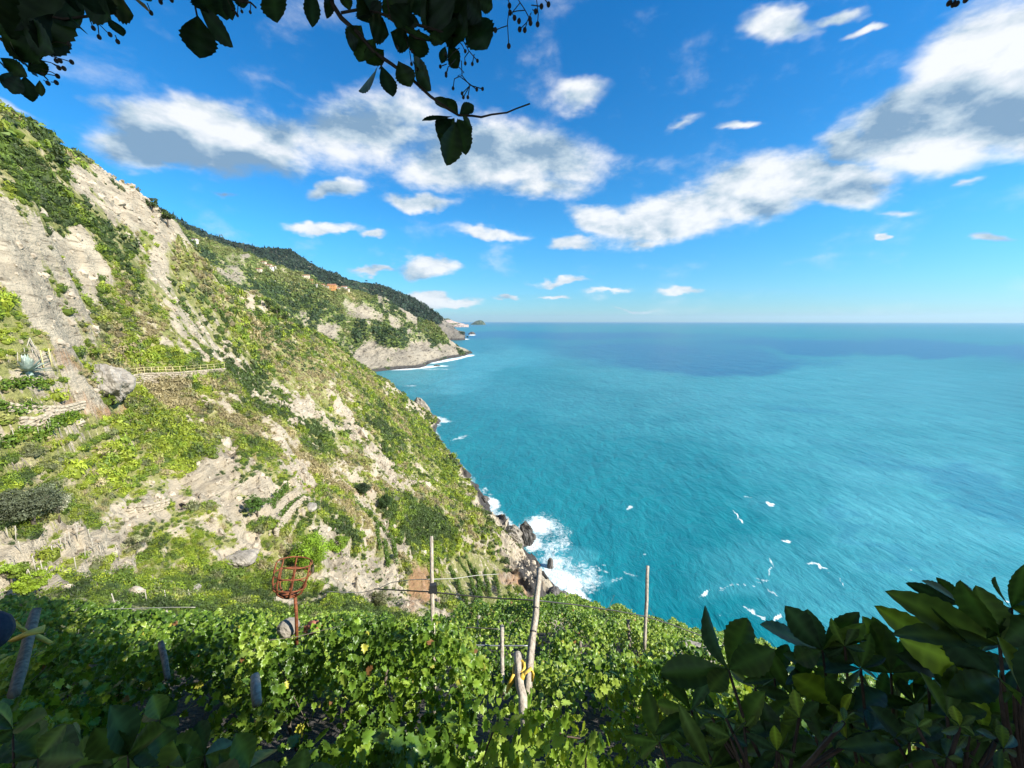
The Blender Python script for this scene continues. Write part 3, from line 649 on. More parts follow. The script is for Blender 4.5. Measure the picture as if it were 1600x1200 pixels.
def bush_proto(nleaf, leaf, seed, core=True, squash=.75, lobes=5):
    """unit bush: low bumpy core and leaf triangles in lobes around it; returns verts, faces(3), shade value per vertex"""
    g = np.random.default_rng(seed); V = []; F = []; C = []
    lc = g.normal(size=(lobes, 3)); lc /= np.linalg.norm(lc, axis=1)[:, None]; lc[:, 2] = np.abs(lc[:, 2]) * .7 + .05; lc *= g.uniform(.35, .6, (lobes, 1)); lr = g.uniform(.38, .62, lobes)
    if core:
        v, f = ico(0); vv = v * (.50 + .16 * g.random((len(v), 1))); vv[:, 2] = vv[:, 2] * squash + .12
        V.append(vv); F.append(f); C.append(np.full(len(vv), .55))
    n = nleaf; k = g.integers(0, lobes, n); d = g.normal(size=(n, 3)); d /= np.linalg.norm(d, axis=1)[:, None]; d[:, 2] = np.abs(d[:, 2]) * .9 - .15 * (g.random(n))
    p = lc[k] + d * (lr[k] * g.uniform(.75, 1.1, n))[:, None]; p[:, 2] *= squash / .75
    nr = d + g.normal(size=(n, 3)) * .55; nr /= np.linalg.norm(nr, axis=1)[:, None]
    a = np.cross(nr, g.normal(size=(n, 3))); a /= np.linalg.norm(a, axis=1)[:, None]; b = np.cross(nr, a)
    s = leaf * g.uniform(.7, 1.3, (n, 1))
    q = np.stack([p - a * s * .5, p + b * s * .45 + nr * s * .1, p + a * s * .7], 1).reshape(-1, 3)
    base = sum(len(v) for v in V)
    V.append(q); F.append(np.arange(3 * n).reshape(-1, 3) + base); C.append(np.repeat(g.uniform(.75, 1.25, n), 3))
    return np.concatenate(V), np.concatenate(F), np.concatenate(C)
def stamp(protos, pos, scale, colr, g, zsc=None, tilt=.12):
    VV = []; FF = []; CC = []; b = 0
    which = g.integers(0, len(protos), len(pos))
    for k, (v, f, c) in enumerate(protos):
        ix = np.nonzero(which == k)[0]
        if not len(ix): continue
        th = g.uniform(0, 2 * np.pi, len(ix)); cs, sn = np.cos(th), np.sin(th)
        x = v[None, :, 0] * cs[:, None] - v[None, :, 1] * sn[:, None]; y = v[None, :, 0] * sn[:, None] + v[None, :, 1] * cs[:, None]
        z = np.broadcast_to(v[None, :, 2], x.shape) * (1 if zsc is None else zsc[ix][:, None])
        z = z + x * g.normal(0, tilt, (len(ix), 1))
        q = np.stack([x, y, z], -1) * scale[ix][:, None, None] + pos[ix][:, None]
        VV.append(q.reshape(-1, 3)); n = len(v)
        FF.append((f[None] + (np.arange(len(ix)) * n)[:, None, None] + b).reshape(-1, 3)); b += n * len(ix)
        CC.append((colr[ix][:, None, :] * c[None, :, None]).reshape(-1, 3))
    return np.concatenate(VV), np.concatenate(FF), np.concatenate(CC)
PAL = np.array([(.165, .235, .022), (.245, .300, .028), (.100, .155, .022), (.060, .095, .024), (.28, .29, .08), (.15, .165, .07), (.32, .27, .14)])
def pick_col(x, y, veg, g, px, py):
    n = len(x); t = .6 * fbm(x / 22, y / 22, 301, 3) + .4 * fbm(x / 5, y / 5, 302, 2) + g.normal(0, .055, n)
    idx = np.select([t < .425, t < .475, t < .525, t < .56, t < .60, t < .645], [3, 2, 0, 1, 5, 4], 6)
    bright = paint([(250,690,85,45,25,1),(140,730,90,45,-8,1),(235,560,55,28,0,1),(90,880,140,50,0,.9),(10,500,30,60,0,1),(700,720,60,80,-35,.7),(10,350,30,80,0,.9),(290,860,60,40,0,.8),(520,880,60,50,0,.5),(690,880,50,40,0,.9)], px, py) > g.random(n) * .9 + .25
    idx = np.where(bright, np.where(g.random(n) < .55, 1, np.where(g.random(n) < .8, 0, 2)), idx)
    darkp = paint([(42,268,46,38,20,1),(75,210,60,20,30,1),(300,470,70,20,40,.6),(430,530,90,22,38,.6),(605,795,14,22,-20,1),(565,768,14,10,0,1),(155,285,24,12,30,1),(60,170,80,14,25,.8)], px, py) > g.random(n) * .8 + .25
    idx = np.where(darkp, np.where(g.random(n) < .65, 3, 2), idx)
    return PAL[idx] * (g.uniform(.85, 1.2, n) * (.72 + .75 * fbm(x / 5, y / 5, 305, 3)))[:, None]
def scatter(name, fields, az0, az1, r0, r1, n, size, leafn, leafs, label, g, thr=.42, maxn=99999, smin=0, grey=1.0, pal=None, lobes=5, zlo=2.0, skip=None, smax=99):
    rr = np.sqrt(g.uniform(r0 ** 2, r1 ** 2, n)); aa = np.radians(g.uniform(az0, az1, n)); x = rr * np.sin(aa); y = rr * np.cos(aa)
    f = fields(x, y); z, veg = f[0], f[1]
    px, py, D = project(x, y, z)
    ok = (veg + g.normal(0, .11, n) > thr) & (z > zlo) & (px > -160) & (px < 1700) & (py < 1300)
    if skip is not None: ok &= ~skip(x, y, px, py)
    x, y, z, veg, px, py, rr = [v[ok][:maxn] for v in (x, y, z, veg, px, py, rr)]
    s = size(rr, g, len(x)) * np.clip(.55 + (veg - thr) * 1.3, .5, 1.35) * np.clip(.35 + 1.4 * fbm(x / (3 + rr * .05), y / (3 + rr * .05), 306, 3), .55, 1.6)
    s = np.minimum(s, smax)
    c = (pick_col(x, y, veg, g, px, py) if pal is None else pal(x, y, veg, g, px, py)) * grey
    protos = [bush_proto(leafn, leafs, 400 + i, lobes=lobes) for i in range(5)]
    V, F, C = stamp(protos, np.c_[x, y, z - .15 * s], s, c, g, zsc=g.uniform(.75, 1.6, len(x)))
    print(name, len(x), len(F))
    o = mesh_np(name, V, F, 3, M['scrub'], colr=C, smooth=False); tag(o, label, 'shrubs', kind='stuff'); return o
def near_skip(x, y, px, py): return ((py > 925) & (np.hypot(x, y) < 30)) | (paint(BARE, px, py) > .15 + .7 * np.random.default_rng(3).random(len(x)))
G = np.random.default_rng
scatter('hillside_scrub', fieldsA, -62, 8, 24, 72, 15000, lambda r, g, n: g.lognormal(-.66, .40, n), 210, .17, 'leafy green and olive scrub scattered over the nearest terraces', G(11), thr=.46, skip=near_skip, smax=1.25, lobes=7)
scatter('hillside_scrub', fieldsA, -62, 8, 70, 128, 34000, lambda r, g, n: g.lognormal(-.48, .42, n), 95, .26, 'green Mediterranean scrub scattered over the middle of the hillside', G(15), thr=.47, skip=near_skip, smax=1.7, lobes=6)
scatter('slope_scrub', fieldsA, -58, 6, 120, 430, 56000, lambda r, g, n: g.lognormal(.06, .40, n) * (.6 + r / 450), 44, .38, 'dense low scrub covering the steep slope above the sea', G(12), thr=.45, skip=near_skip, smax=3.0)
def palB(x, y, veg, g, px, py):
    n = len(x); t = fbm(x / 120, y / 120, 311, 3) + g.normal(0, .07, n)
    P3 = np.array([(.050, .09, .034), (.09, .14, .036), (.14, .19, .042), (.20, .22, .07)])
    i = np.select([t < .42, t < .52, t < .62], [0, 1, 2], 3)
    dk = paint([(563,515,12,20,0,1),(600,540,18,40,-25,.7),(470,480,60,30,20,.5)], px, py) > g.random(n) + .1
    return P3[np.where(dk, 0, i)] * g.uniform(.8, 1.2, (n, 1))
scatter('headland_wood', fieldsB, -44, -5, 760, 1500, 30000, lambda r, g, n: g.lognormal(1.35, .3, n), 14, .6, 'macchia and woodland clothing the sunlit headland across the bay', G(13), thr=.52, pal=palB, lobes=4)
scatter('ridge_forest', fieldsC, -42, -5, 1950, 2900, 16000, lambda r, g, n: g.lognormal(2.1, .28, n), 12, .6, 'dark pine forest, darkened further for cloud shadow, covering the high ridge behind the headland', G(14), thr=.35, pal=lambda x, y, v, g, px, py: np.array([[.028, .052, .030]]) * g.uniform(.6, 1.5, (len(x), 1)), lobes=4)

# pale rubble and broken stone lying on the near slope
v0, f0 = ico(1); protos = []
for k in range(5):
    g = G(600 + k); vv = v0 * g.uniform(.7, 1.25, (len(v0), 1)) * g.uniform(.6, 1.2, (1, 3)); protos.append((vv, f0, np.full(len(vv), 1.0)))
g = G(21); n = 7000; rr = np.sqrt(g.uniform(28 ** 2, 190 ** 2, n)); aa = np.radians(g.uniform(-60, 4, n)); x = rr * np.sin(aa); y = rr * np.cos(aa)
z, veg, so_, wet, kk = fieldsA(x, y); px, py, D = project(x, y, z)
ok = (veg + g.normal(0, .12, n) < .50) & (z > 3) & ~near_skip(x, y, px, py); x, y, z, rr = x[ok], y[ok], z[ok], rr[ok]
s = g.lognormal(-1.45, .5, len(x)) * (.7 + rr / 160)
V, F, C = stamp(protos, np.c_[x, y, z], s, np.full((len(x), 3), 1.) * g.uniform(.8, 1.1, (len(x), 1)), g)
m, nt, out = mat('pale_rubble'); at = N(nt, 'ShaderNodeAttribute', attribute_name='col'); nz = noise(nt, 1.4, 5, .6, geo_pos(nt))
rp = ramp(nt, [(.3, (.25, .21, .16)), (.65, (.50, .43, .33))], nz.outputs[0]); cc = mixc(nt, 1.0, rp.outputs[0], at.outputs[0], 'MULTIPLY')
b = N(nt, 'ShaderNodeBsdfPrincipled', inp={'Roughness': .9}); L(nt, cc, b.inputs['Base Color']); L(nt, b.outputs[0], out.inputs[0])
tag(mesh_np('rubble', V, F, 3, m, colr=C, smooth=False), 'pale broken stones strewn between the scrub on the slope', 'stones', kind='stuff')
# ---------------------------------------------------------------- things on the far slopes
def gz(x, y): return float(ground(x, y)[0])
def copy_thing(o, loc, rz=0, label=None, s=None):
    c = o.copy(); col.objects.link(c); c.location = tuple(loc); c.rotation_euler = (0, 0, rz)
    if s: c.scale = (s, s, s)
    if label: c['label'] = label
    for ch in o.children:
        d = ch.copy(); col.objects.link(d); d.parent = c
        for gch in ch.children:
            e = gch.copy(); col.objects.link(e); e.parent = d
    return c
def rock_mesh(name, loc, dims, rz, m, seed, sub=4, rough=.22, strata=0.10, label=None, cat='rock', group=None, tiltx=0.0, kind=None, sharp=1.0):
    v, f = ico(sub); g = 50 + seed
    n1 = fbm(v[:, 0] * 1.6 + v[:, 2] * .7 + seed, v[:, 1] * 1.6 - v[:, 2] * .5, g, 4) - .5
    n2 = ridged(v[:, 0] * 2.2 + v[:, 1] * 3.1 + seed, v[:, 2] * 1.3 + v[:, 1], g + 3, 4) - .6
    v = v * (1 + n1 * rough * 2.2 + n2 * strata * 2)[:, None]
    v[:, 2] = np.where(v[:, 2] > 0, v[:, 2] ** sharp, v[:, 2]) if sharp != 1 else v[:, 2]
    v = v * (np.array(dims) / 2)
    v[:, 0] += v[:, 2] * tiltx
    cs, sn = math.cos(rz), math.sin(rz)
    w = np.c_[v[:, 0] * cs - v[:, 1] * sn, v[:, 0] * sn + v[:, 1] * cs, v[:, 2]]
    o = mesh_np(name, w, f, 3, m, smooth=False); o.location = tuple(loc)
    return tag(o, label, cat, group)

# sea rocks
def sea_at(px, py): d = ray(px, py); k = -CAMZ / d[2]; return np.array([d[0] * k, d[1] * k, 0])
p = sea_at(823, 846); rock_mesh('sea_stack', (p[0], p[1], 2.2), (6.2, 7.5, 15), R(25), M['searock'], 1, 5, .26, .26, 'jagged dark pointed rock rising from the surf at the cliff foot', 'rock', tiltx=-.05)
p = sea_at(806, 850); rock_mesh('sea_rock', (p[0] - 1, p[1], 2), (9, 11, 12), R(10), M['rock'], 2, 5, .24, .2, 'tan striated rock joined to the cliff left of the dark stack', 'rock')
p = sea_at(834, 842); rock_mesh('sea_rock', (p[0], p[1], .5), (2.2, 2.6, 4.5), R(30), M['searock'], 3, 4, .3, .2, 'small dark fang of rock just right of the tall stack', 'rock')
p = sea_at(860, 886); rock_mesh('sea_rock', (p[0], p[1], .9), (2.5, 2.6, 6.2), R(60), M['searock'], 4, 4, .14, .12, 'rounded dark rock standing alone in the white foam', 'rock')
p = sea_at(812, 858); rock_mesh('sea_rock', (p[0], p[1], .7), (3.2, 3.5, 4), R(0), M['searock'], 5, 4, .2, .2, 'low dark rock wedged at the base of the tan outcrop', 'rock')
p = sea_at(832, 872); rock_mesh('sea_rock', (p[0], p[1], .1), (1.4, 1.2, 1.6), R(0), M['searock'], 6, 3, .2, .2, 'tiny dark rock awash between the cliff and the round rock', 'rock')
p = sea_at(757, 783); rock_mesh('sea_rock', (p[0], p[1], .8), (4.5, 5, 4.5), R(20), M['searock'], 7, 4, .25, .2, 'dark rock in the small patch of surf halfway along the shore', 'rock')
p = sea_at(666, 655); rock_mesh('sea_rock', (p[0] - 3, p[1] + 2, 6), (15, 20, 30), R(20), M['rock'], 8, 5, .2, .24, 'tall pale buttress ending the near headland in the water', 'rock', tiltx=-.25)
p = sea_at(676, 656); rock_mesh('sea_rock', (p[0], p[1], .5), (8, 9, 9), R(60), M['searock'], 9, 4, .3, .24, 'dark broken rocks at the tip of the near headland', 'rock')
p = sea_at(683, 572); rock_mesh('sea_rock', (p[0], p[1], 0), (14, 8, 7), R(0), M['searock'], 10, 3, .2, .2, 'small dark skerry off the far headland cliffs', 'rock')
p = sea_at(737, 522.6); rock_mesh('sea_rock', (p[0], p[1], 2), (50, 26, 34), R(0), M['searock'], 11, 3, .2, .2, 'tiny reef with breaking water off the dark far point', 'rock')
for i, (px, py, w, h, l) in enumerate([(866,928,4,3,'dark wet boulder above the lower surf beside the cliff'),(878,936,5,3.4,'black boulder at the left end of the shore ledge'),(893,944,6,3.2,'flat black boulder in the middle of the shore ledge'),(912,950,6,3,'dark boulder at the right end of the shore ledge')]):
    q = hitA(px, py); rock_mesh('shore_rock', (q[0], q[1], q[2] + .3), (w, w * 1.3, h), R(30 * i), M['searock'], 20 + i, 4, .25, .2, l, 'rock')

# big grey boulder by the path, scar stones
q = hitA(150, 585); rock_mesh('boulder', (q[0], q[1], q[2] - 1.9), (11, 7, 7.0), R(-20), M['rock'], 31, 5, .20, .12, 'large smooth grey boulder with a dark crack at the end of the railing', 'boulder', tiltx=.1)
for i, (px, py, w, l) in enumerate([(376,876,4.0,'flat bluish grey slab lying in the grass left of the rusty basket'),(390,868,2.4,'smaller grey slab against the flat bluish one'),(302,925,1.6,'white stone on the grass above the dark vines'),(485,795,3.5,'light grey crag below the diagonal stone wall')]):
    q = hitA(px, py); rock_mesh('boulder', (q[0], q[1], q[2] + .2), (w, w * .7, w * .5), R(40 * i), M['rock'], 40 + i, 4, .2, .12, l, 'boulder')

# handrail along the path with its retaining wall
path_px = [(183,601),(205,598),(228,596),(250,594),(272,592),(294,590),(315,588),(336,585),(352,582)]
pp = [hitA(*a) for a in path_px]
zr = np.interp(np.arange(len(pp)), [0, len(pp) - 1], [pp[0][2] + 1.2, pp[-1][2] + 1.2])
base = [np.array([p_[0], p_[1], z_]) for p_, z_ in zip(pp, zr)]
rail = empty('path_railing', base[0], 'pale yellow post and rail fence edging the mule path across the slope', 'railing')
def along(t): i = min(int(t), len(base) - 2); return base[i] * (1 - (t - i)) + base[i + 1] * (t - i)
for i in range(17):
    b_ = along(i * 8 / 16); mb = MB(); mb.tube([b_ - [0, 0, .4], b_ + [0, 0, 1.15]], .06, 6); mb.build('post', M['rail'], rail)
for h in (.55, 1.12):
    mb = MB(); mb.tube([along(t * .5) + [0, 0, h] for t in range(17)], .05, 6); mb.build('rail', M['rail'], rail)
def stone_wall(pts, h, th, label, name='dry_stone_wall', seed=1, m=None, sink=.6):
    g = G(seed); t_ = empty(name, pts[0], label, 'wall') if False else None
    V = []; F = []; n = 0; v0, f0 = ico(1); CC = []
    L_ = [np.array(p_) for p_ in pts]; seg = [np.linalg.norm(L_[i + 1][:2] - L_[i][:2]) for i in range(len(L_) - 1)]
    # core
    rows = int(h / .38) + 1
    for r_ in range(rows):
        s_ = 0.0
        while s_ < sum(seg):
            i = 0; d_ = s_
            while i < len(seg) - 1 and d_ > seg[i]: d_ -= seg[i]; i += 1
            c_ = L_[i] + (L_[i + 1] - L_[i]) * min(1, d_ / max(seg[i], .01)); w_ = g.uniform(.35, .85)
            dr = (L_[i + 1] - L_[i])[:2] / max(seg[i], .01); ang = math.atan2(dr[1], dr[0])
            vv = v0 * g.uniform(.8, 1.15, (len(v0), 1)) * np.array([w_ * .62, th * .6, .25]); cs, sn = math.cos(ang), math.sin(ang)
            V.append(np.c_[vv[:, 0] * cs - vv[:, 1] * sn + c_[0], vv[:, 0] * sn + vv[:, 1] * cs + c_[1], vv[:, 2] + c_[2] - sink + r_ * .36 + .2]); F.append(f0 + n); n += len(v0)
            s_ += w_
    V = np.concatenate(V) - L_[0]; o = mesh_np(name, V, np.concatenate(F), 3, m or M['stonewall'], smooth=False); o.location = tuple(L_[0])
    return tag(o, label, 'wall')
stone_wall([b_ + np.array([.3, -.3, -2.6]) for b_ in base], 3.0, .8, 'long dry stone retaining wall under the pale yellow railing', seed=3, sink=.3)
def wall_px(px_list, h, label, seed, th=.6, lift=0): return stone_wall([hitA(*a) + np.array([0, 0, lift]) for a in px_list], h, th, label, seed=seed)
wall_px([(432,838),(440,822),(452,806),(465,793),(478,782)], 1.7, 'dark diagonal terrace wall climbing above the round tree', 5)
wall_px([(40,672),(60,664),(85,655),(110,648)], .8, 'low broken terrace wall below the agave', 6)
wall_px([(20,650),(60,646),(100,640),(130,634)], .8, 'long earthy terrace wall above the row of white stakes', 7)
wall_px([(790,822),(800,806)], 2.0, 'pale crumbling wall at the upper edge of the sea cliff', 8)
wall_px([(722,842),(742,852),(762,858)], 1.8, 'weathered wall holding the highest vine terrace by the cliff', 9)
wall_px([(205,800),(235,797),(262,790)], 1.4, 'wall of blond stones below the bright shrub thicket', 10)

# agave
q = hitA(46, 592); ag = empty('agave_plant', (q[0], q[1], q[2]), 'blue grey agave rosette on the terrace at the left edge', 'agave')
g = G(5); mb = MB()
for i in range(46):
    a = i * 2.399; e = .25 + 1.15 * (1 - i / 46) if i < 10 else g.uniform(.15, 1.25); ln = g.uniform(1.7, 2.5); d = np.array([math.cos(a) * math.cos(e), math.sin(a) * math.cos(e), math.sin(e)])
    s = np.array([-math.sin(a), math.cos(a), 0]); up = np.cross(d, s) * -1; vs = []
    for t, w in ((0, .16), (.3, .26), (.65, .19), (1, .01)):
        c_ = q + [0, 0, .2] + d * ln * t + np.array([0, 0, -.35 * t * t * math.cos(e)]); vs += [c_ - s * w, c_ + np.array([0, 0, -.06]), c_ + s * w]
    fs = []
    for k in range(3):
        o_ = k * 3; fs += [(o_, o_ + 1, o_ + 4, o_ + 3), (o_ + 1, o_ + 2, o_ + 5, o_ + 4)]
    mb.add(vs, fs)
mb.build('leaf_rosette', M['agave'], ag)
mb = MB(); mb.tube([q - [0, 0, .5], q + [0, 0, .5]], [.5, .28], 10, .15, 2); mb.build('stem', M['agave'], ag)

# trees and large shrubs on the slope
def crown_mesh(name, c, rx, ry, rz_, nclump, nleaf, leaf, colr, seed, parent=None, m=None, hollow=.35, mb_shape=None, cvar=.25):
    g = G(seed); V = []; F = []; C = []; n = 0
    cl = g.normal(size=(nclump, 3)); cl /= np.linalg.norm(cl, axis=1)[:, None]; cl *= (g.uniform(hollow, 1, (nclump, 1)) ** .6); cl[:, 2] = np.where(cl[:, 2] < -.45, cl[:, 2] * .5, cl[:, 2])
    rad = g.uniform(.20, .36, nclump)
    k = g.integers(0, nclump, nleaf); d = g.normal(size=(nleaf, 3)); d /= np.linalg.norm(d, axis=1)[:, None]
    p = (cl[k] * .8 + d * (rad[k] * g.uniform(.5, 1.05, nleaf))[:, None]) * np.array([rx, ry, rz_]) + np.array(c)
    nr = d + g.normal(size=(nleaf, 3)) * .6; nr[:, 2] += .3; nr /= np.linalg.norm(nr, axis=1)[:, None]
    a = np.cross(nr, g.normal(size=(nleaf, 3))); a /= np.linalg.norm(a, axis=1)[:, None]; b = np.cross(nr, a); s = leaf * g.uniform(.6, 1.3, (nleaf, 1))
    V = np.stack([p - a * s, p - b * s * .5 + nr * s * .1, p + a * s, p + b * s * .5 + nr * s * .1], 1).reshape(-1, 3); F = np.arange(4 * nleaf).reshape(-1, 4)
    cc = np.array(colr)[None] * (1 + cvar * g.normal(size=(nclump, 1)))[k].clip(.5, 1.6) * g.uniform(.75, 1.25, (nleaf, 1))
    o3 = parent_world(parent) if parent else np.zeros(3)
    return mesh_np(name, V - o3, F, 4, m or M['scrub'], parent=parent, colr=np.repeat(cc, 4, 0), smooth=False)
def tree(name, base, h, rx, colr, label, cat, seed, nleaf=5200, leaf=.13, nclump=34, squat=.42, group=None, crown_z=.62, cm=None):
    t = empty(name, base, label, cat, group); b_ = np.array(base, float); g = G(seed)
    mb = MB(); top = b_ + [rx * .1, 0, h * .55]
    mb.tube([b_ - [0, 0, .5], b_ + [.05 * h, 0, h * .25], top], [h * .045, h * .035, h * .02], 8, .2, seed)
    for i in range(7):
        a = g.uniform(0, 6.28); e = top + np.array([math.cos(a) * rx * .6, math.sin(a) * rx * .6, h * g.uniform(.05, .3)]); s_ = b_ + (top - b_) * g.uniform(.45, 1)
        mb.tube([s_, (s_ + e) / 2 + [0, 0, h * .05], e], [h * .02, h * .014, h * .006], 6, .2, i)
    mb.build('trunk', M['trunk'], t, smooth=True)
    crown_mesh('crown', b_ + [0, 0, h * crown_z], rx, rx, h * squat, nclump, nleaf, leaf, colr, seed, t)
    return t
q = hitA(487, 895); tree('round_tree', q, 6.6, 3.6, (.20, .32, .022), 'round bright green tree directly behind the rusty iron basket', 'tree', 61, 9000, .13, 44, .45, crown_z=.55)
q = hitA(532, 868); tree('small_tree', q, 3.9, 1.8, (.17, .27, .022), 'slim bright green tree right of the round one', 'tree', 62, 3500, .12, 22, .45)
q = hitA(52, 826); tree('olive_tree', q, 4.6, 3.3, (.115, .135, .075), 'wide grey green olive tree at the left edge of the terraces', 'tree', 63, 9000, .11, 40, .40, crown_z=.55)
q = hitA(92, 812); tree('pale_shrub', q, 2.6, 1.5, (.30, .30, .22), 'pale straw grey dry shrub leaning on the olive tree', 'shrub', 64, 2600, .08, 18, .42)
q = hitA(212, 868); tree('pale_shrub', q, 2.2, 1.7, (.26, .27, .14), 'pale dry shrub alone amid the bright grass above the shaded vines', 'shrub', 65, 2600, .08, 18, .42)
q = hitA(590, 952); tree('dry_bush', q, 2.4, 1.7, (.13, .14, .055), 'brownish dry bush right of the limestone outcrop', 'shrub', 66, 2600, .1, 18, .42)
q = hitA(58, 928); tree('lime_bush', q, 1.9, 1.35, (.21, .30, .02), 'bright lime bush just above the shaded post', 'shrub', 67, 2600, .1, 18, .45)
q = hitA(18, 915); tree('lime_bush', q, 1.8, 1.3, (.20, .29, .03), 'lime bush cut by the left edge above the bare path', 'shrub', 68, 2600, .1, 18, .45)
q = hitA(603, 800); tree('dark_shrub', q, 5.2, 2.3, (.05, .095, .025), 'dark green oval shrub under the tall rock slab', 'shrub', 69, 4200, .15, 26, .48)
q = hitA(568, 775); tree('dark_shrub', q, 3.6, 2.6, (.03, .055, .02), 'small near black bush left of the oval shrub', 'shrub', 70, 3200, .15, 22, .45)
q = hitA(402, 808); tree('dark_shrub', q, 3.4, 2.2, (.07, .14, .02), 'rounded mid green bush on the slab above the grey stones', 'shrub', 71, 3600, .13, 22, .45)
for i, (px, py, hh_, lab) in enumerate([(420,482,9,'dark tree on the skyline beside the orange crag'),(433,492,8,'bushy skyline tree one step down from the orange crag'),(447,502,8,'third skyline tree below the orange crag'),(470,515,7,'skyline tree above the far bay cliffs'),(262,352,8,'tree on the ridge where the far hill begins'),(238,330,7,'tree on the upper ridge next to the rock face'),(95,222,6,'wind bent tree near the top of the ridge')]):
    q = hitA(px, py + 3); tree('ridge_tree', q, hh_ * (.6 if i == 6 else .7), hh_ * .33, (.055, .09, .022), lab, 'tree', 80 + i, 1500, .22, 16, .42, 'trees along the near skyline')

# vine rows and stakes on the far terraces
def vine_row(px_list, label, group, h=1.5, w=.5, seed=0, colr=(.085, .15, .02)):
    pts = [hitA(*a) for a in px_list]; b0 = pts[0]; t = empty('vine_row', b0, label, 'vine row', group); g = G(seed)
    P_ = []; 
    for i in range(len(pts) - 1):
        n = max(2, int(np.linalg.norm(pts[i + 1] - pts[i]) / .35)); X = np.linspace(pts[i][0], pts[i + 1][0], n); Y = np.linspace(pts[i][1], pts[i + 1][1], n); Z = ground(X, Y); P_ += [np.array(v) for v in zip(X, Y, Z)]
    P_ = np.array(P_); n = len(P_); m_ = 42; c_ = np.repeat(P_, m_, 0) + np.c_[g.normal(0, w * .45, n * m_), g.normal(0, w * .45, n * m_), g.uniform(.25, h, n * m_)]
    nr = g.normal(size=(n * m_, 3)); nr[:, 2] += .6; nr /= np.linalg.norm(nr, axis=1)[:, None]; a = np.cross(nr, g.normal(size=nr.shape)); a /= np.linalg.norm(a, axis=1)[:, None]; b = np.cross(nr, a); s = .13 * g.uniform(.7, 1.4, (n * m_, 1))
    V = np.stack([c_ - a * s, c_ - b * s, c_ + a * s, c_ + b * s], 1).reshape(-1, 3)
    mesh_np('foliage', V - b0, np.arange(4 * n * m_).reshape(-1, 4), 4, M['scrub'], parent=t, colr=np.repeat(np.array([colr]) * g.uniform(.7, 1.3, (n * m_, 1)), 4, 0), smooth=False)
    for p_ in P_[::8]: mb = MB(); mb.tube([p_ - [0, 0, .3], p_ + [0, 0, h + .15]], .035, 5); mb.build('stake', M['stake'], t)
    return t
GR = 'vine rows on the terraces above the sea cliff'
rows = [([(703,890),(716,915),(730,950)],'vine row immediately right of the tall pale pole'),([(716,876),(735,905),(748,945)],'long vine row slanting toward the cliff, second from the pale pole'),
        ([(728,872),(742,897),(757,925)],'third vine row from the pale pole'),([(742,893),(748,915),(752,938)],'vine row in the middle of the striped terrace'),([(757,895),(762,915),(766,935)],'vine row left of the bare orange bank, second from it'),
        ([(772,897),(777,915),(780,932)],'vine row bordering the bare orange bank'),([(602,850),(604,868),(607,888)],'short vine row above the limestone outcrop, leftmost of two'),([(614,846),(617,866),(620,884)],'short vine row above the limestone outcrop, rightmost of two'),
        ([(575,808),(600,832),(628,850)],'vine row stepping down right of the dark oval shrub'),([(650,828),(662,845),(672,862)],'vine row curling up to the top of the tall pale pole'),([(590,825),(590,842),(594,860)],'steep vine row under the oval shrub'),
        ([(425,795),(440,778),(450,765)],'green vine row on the slab left of the diagonal wall'),([(440,812),(455,796),(470,785)],'vine row hugging the diagonal terrace wall')]
for i, (a, l) in enumerate(rows): vine_row(a, l, GR, seed=100 + i)
vine_row([(0,700),(40,692),(80,685),(125,672)], 'bright vine row behind the white stakes at the left edge', 'vine rows on the left terraces', seed=130, colr=(.12, .2, .02))
vine_row([(0,612),(35,612),(70,610)], 'dense vine row under the agave', 'vine rows on the left terraces', 1.5, .8, 131, (.11, .19, .02))
vine_row([(0,655),(30,652),(62,648)], 'vine row between the two earthy terraces at the far left', 'vine rows on the left terraces', 1.3, .6, 132, (.11, .19, .02))
mbs = MB(); mbs.tube([(0, 0, -.3), (.02, 0, 1.45)], .035, 6); st0 = None
stk = [(24,692),(30,686),(62,684),(77,679),(94,677),(125,671),(35,875),(56,893),(42,903),(67,895),(88,872),(98,868),(110,852),(122,848),(102,856),(55,912),(63,910),(76,915),(134,878),(146,862),(160,872),(166,866),(185,865),(142,848),(13,842),(25,846),(181,948),(230,946),(260,944),(298,942),(14,568),(40,562),(52,560),(85,880),(120,895),(300,610),(28,572)]
ORD = 'leftmost,second,third,fourth,fifth,sixth,seventh,eighth,ninth,tenth,eleventh,twelfth,thirteenth,fourteenth,fifteenth,sixteenth,seventeenth,eighteenth,nineteenth,twentieth,twenty-first,twenty-second,twenty-third'.split(',')
def nth(k, n, what='from the left'): return ORD[k] if k == 0 else ('rightmost' if k == n - 1 else ORD[k] + ' ' + what)
def wh(i, px, py):
    if (px, py) == (300, 610): return 'alone under the stone retaining wall'
    return 'before the bright left row' if i < 6 else ('on the terraces around the agave' if py < 600 else ('on terraces right of the olive tree' if py < 940 else 'in grass above the shaded vines'))
WH = [wh(i, *a) for i, a in enumerate(stk)]
for i, (px, py) in enumerate(stk):
    q = hitA(px, py)
    if st0 is None:
        st0 = mbs.build('vineyard_stake', M['stake']); o = st0; st0.location = tuple(q)
    else: o = st0.copy(); col.objects.link(o); o.location = tuple(q)
    g = random.Random(i); o.rotation_euler = (g.uniform(-.12, .12), g.uniform(-.12, .12), 0); s = g.uniform(.75, 1.1); o.scale = (1, 1, s)
    where = WH[i]; same = sorted([stk[j][0] for j in range(len(stk)) if WH[j] == where])
    tag(o, 'pale vineyard stake ' + where + ('' if len(same) == 1 else ', ' + nth(same.index(px), len(same))), 'stake', 'pale stakes ' + where)
    if i == 0: o.name = 'vineyard_stake'
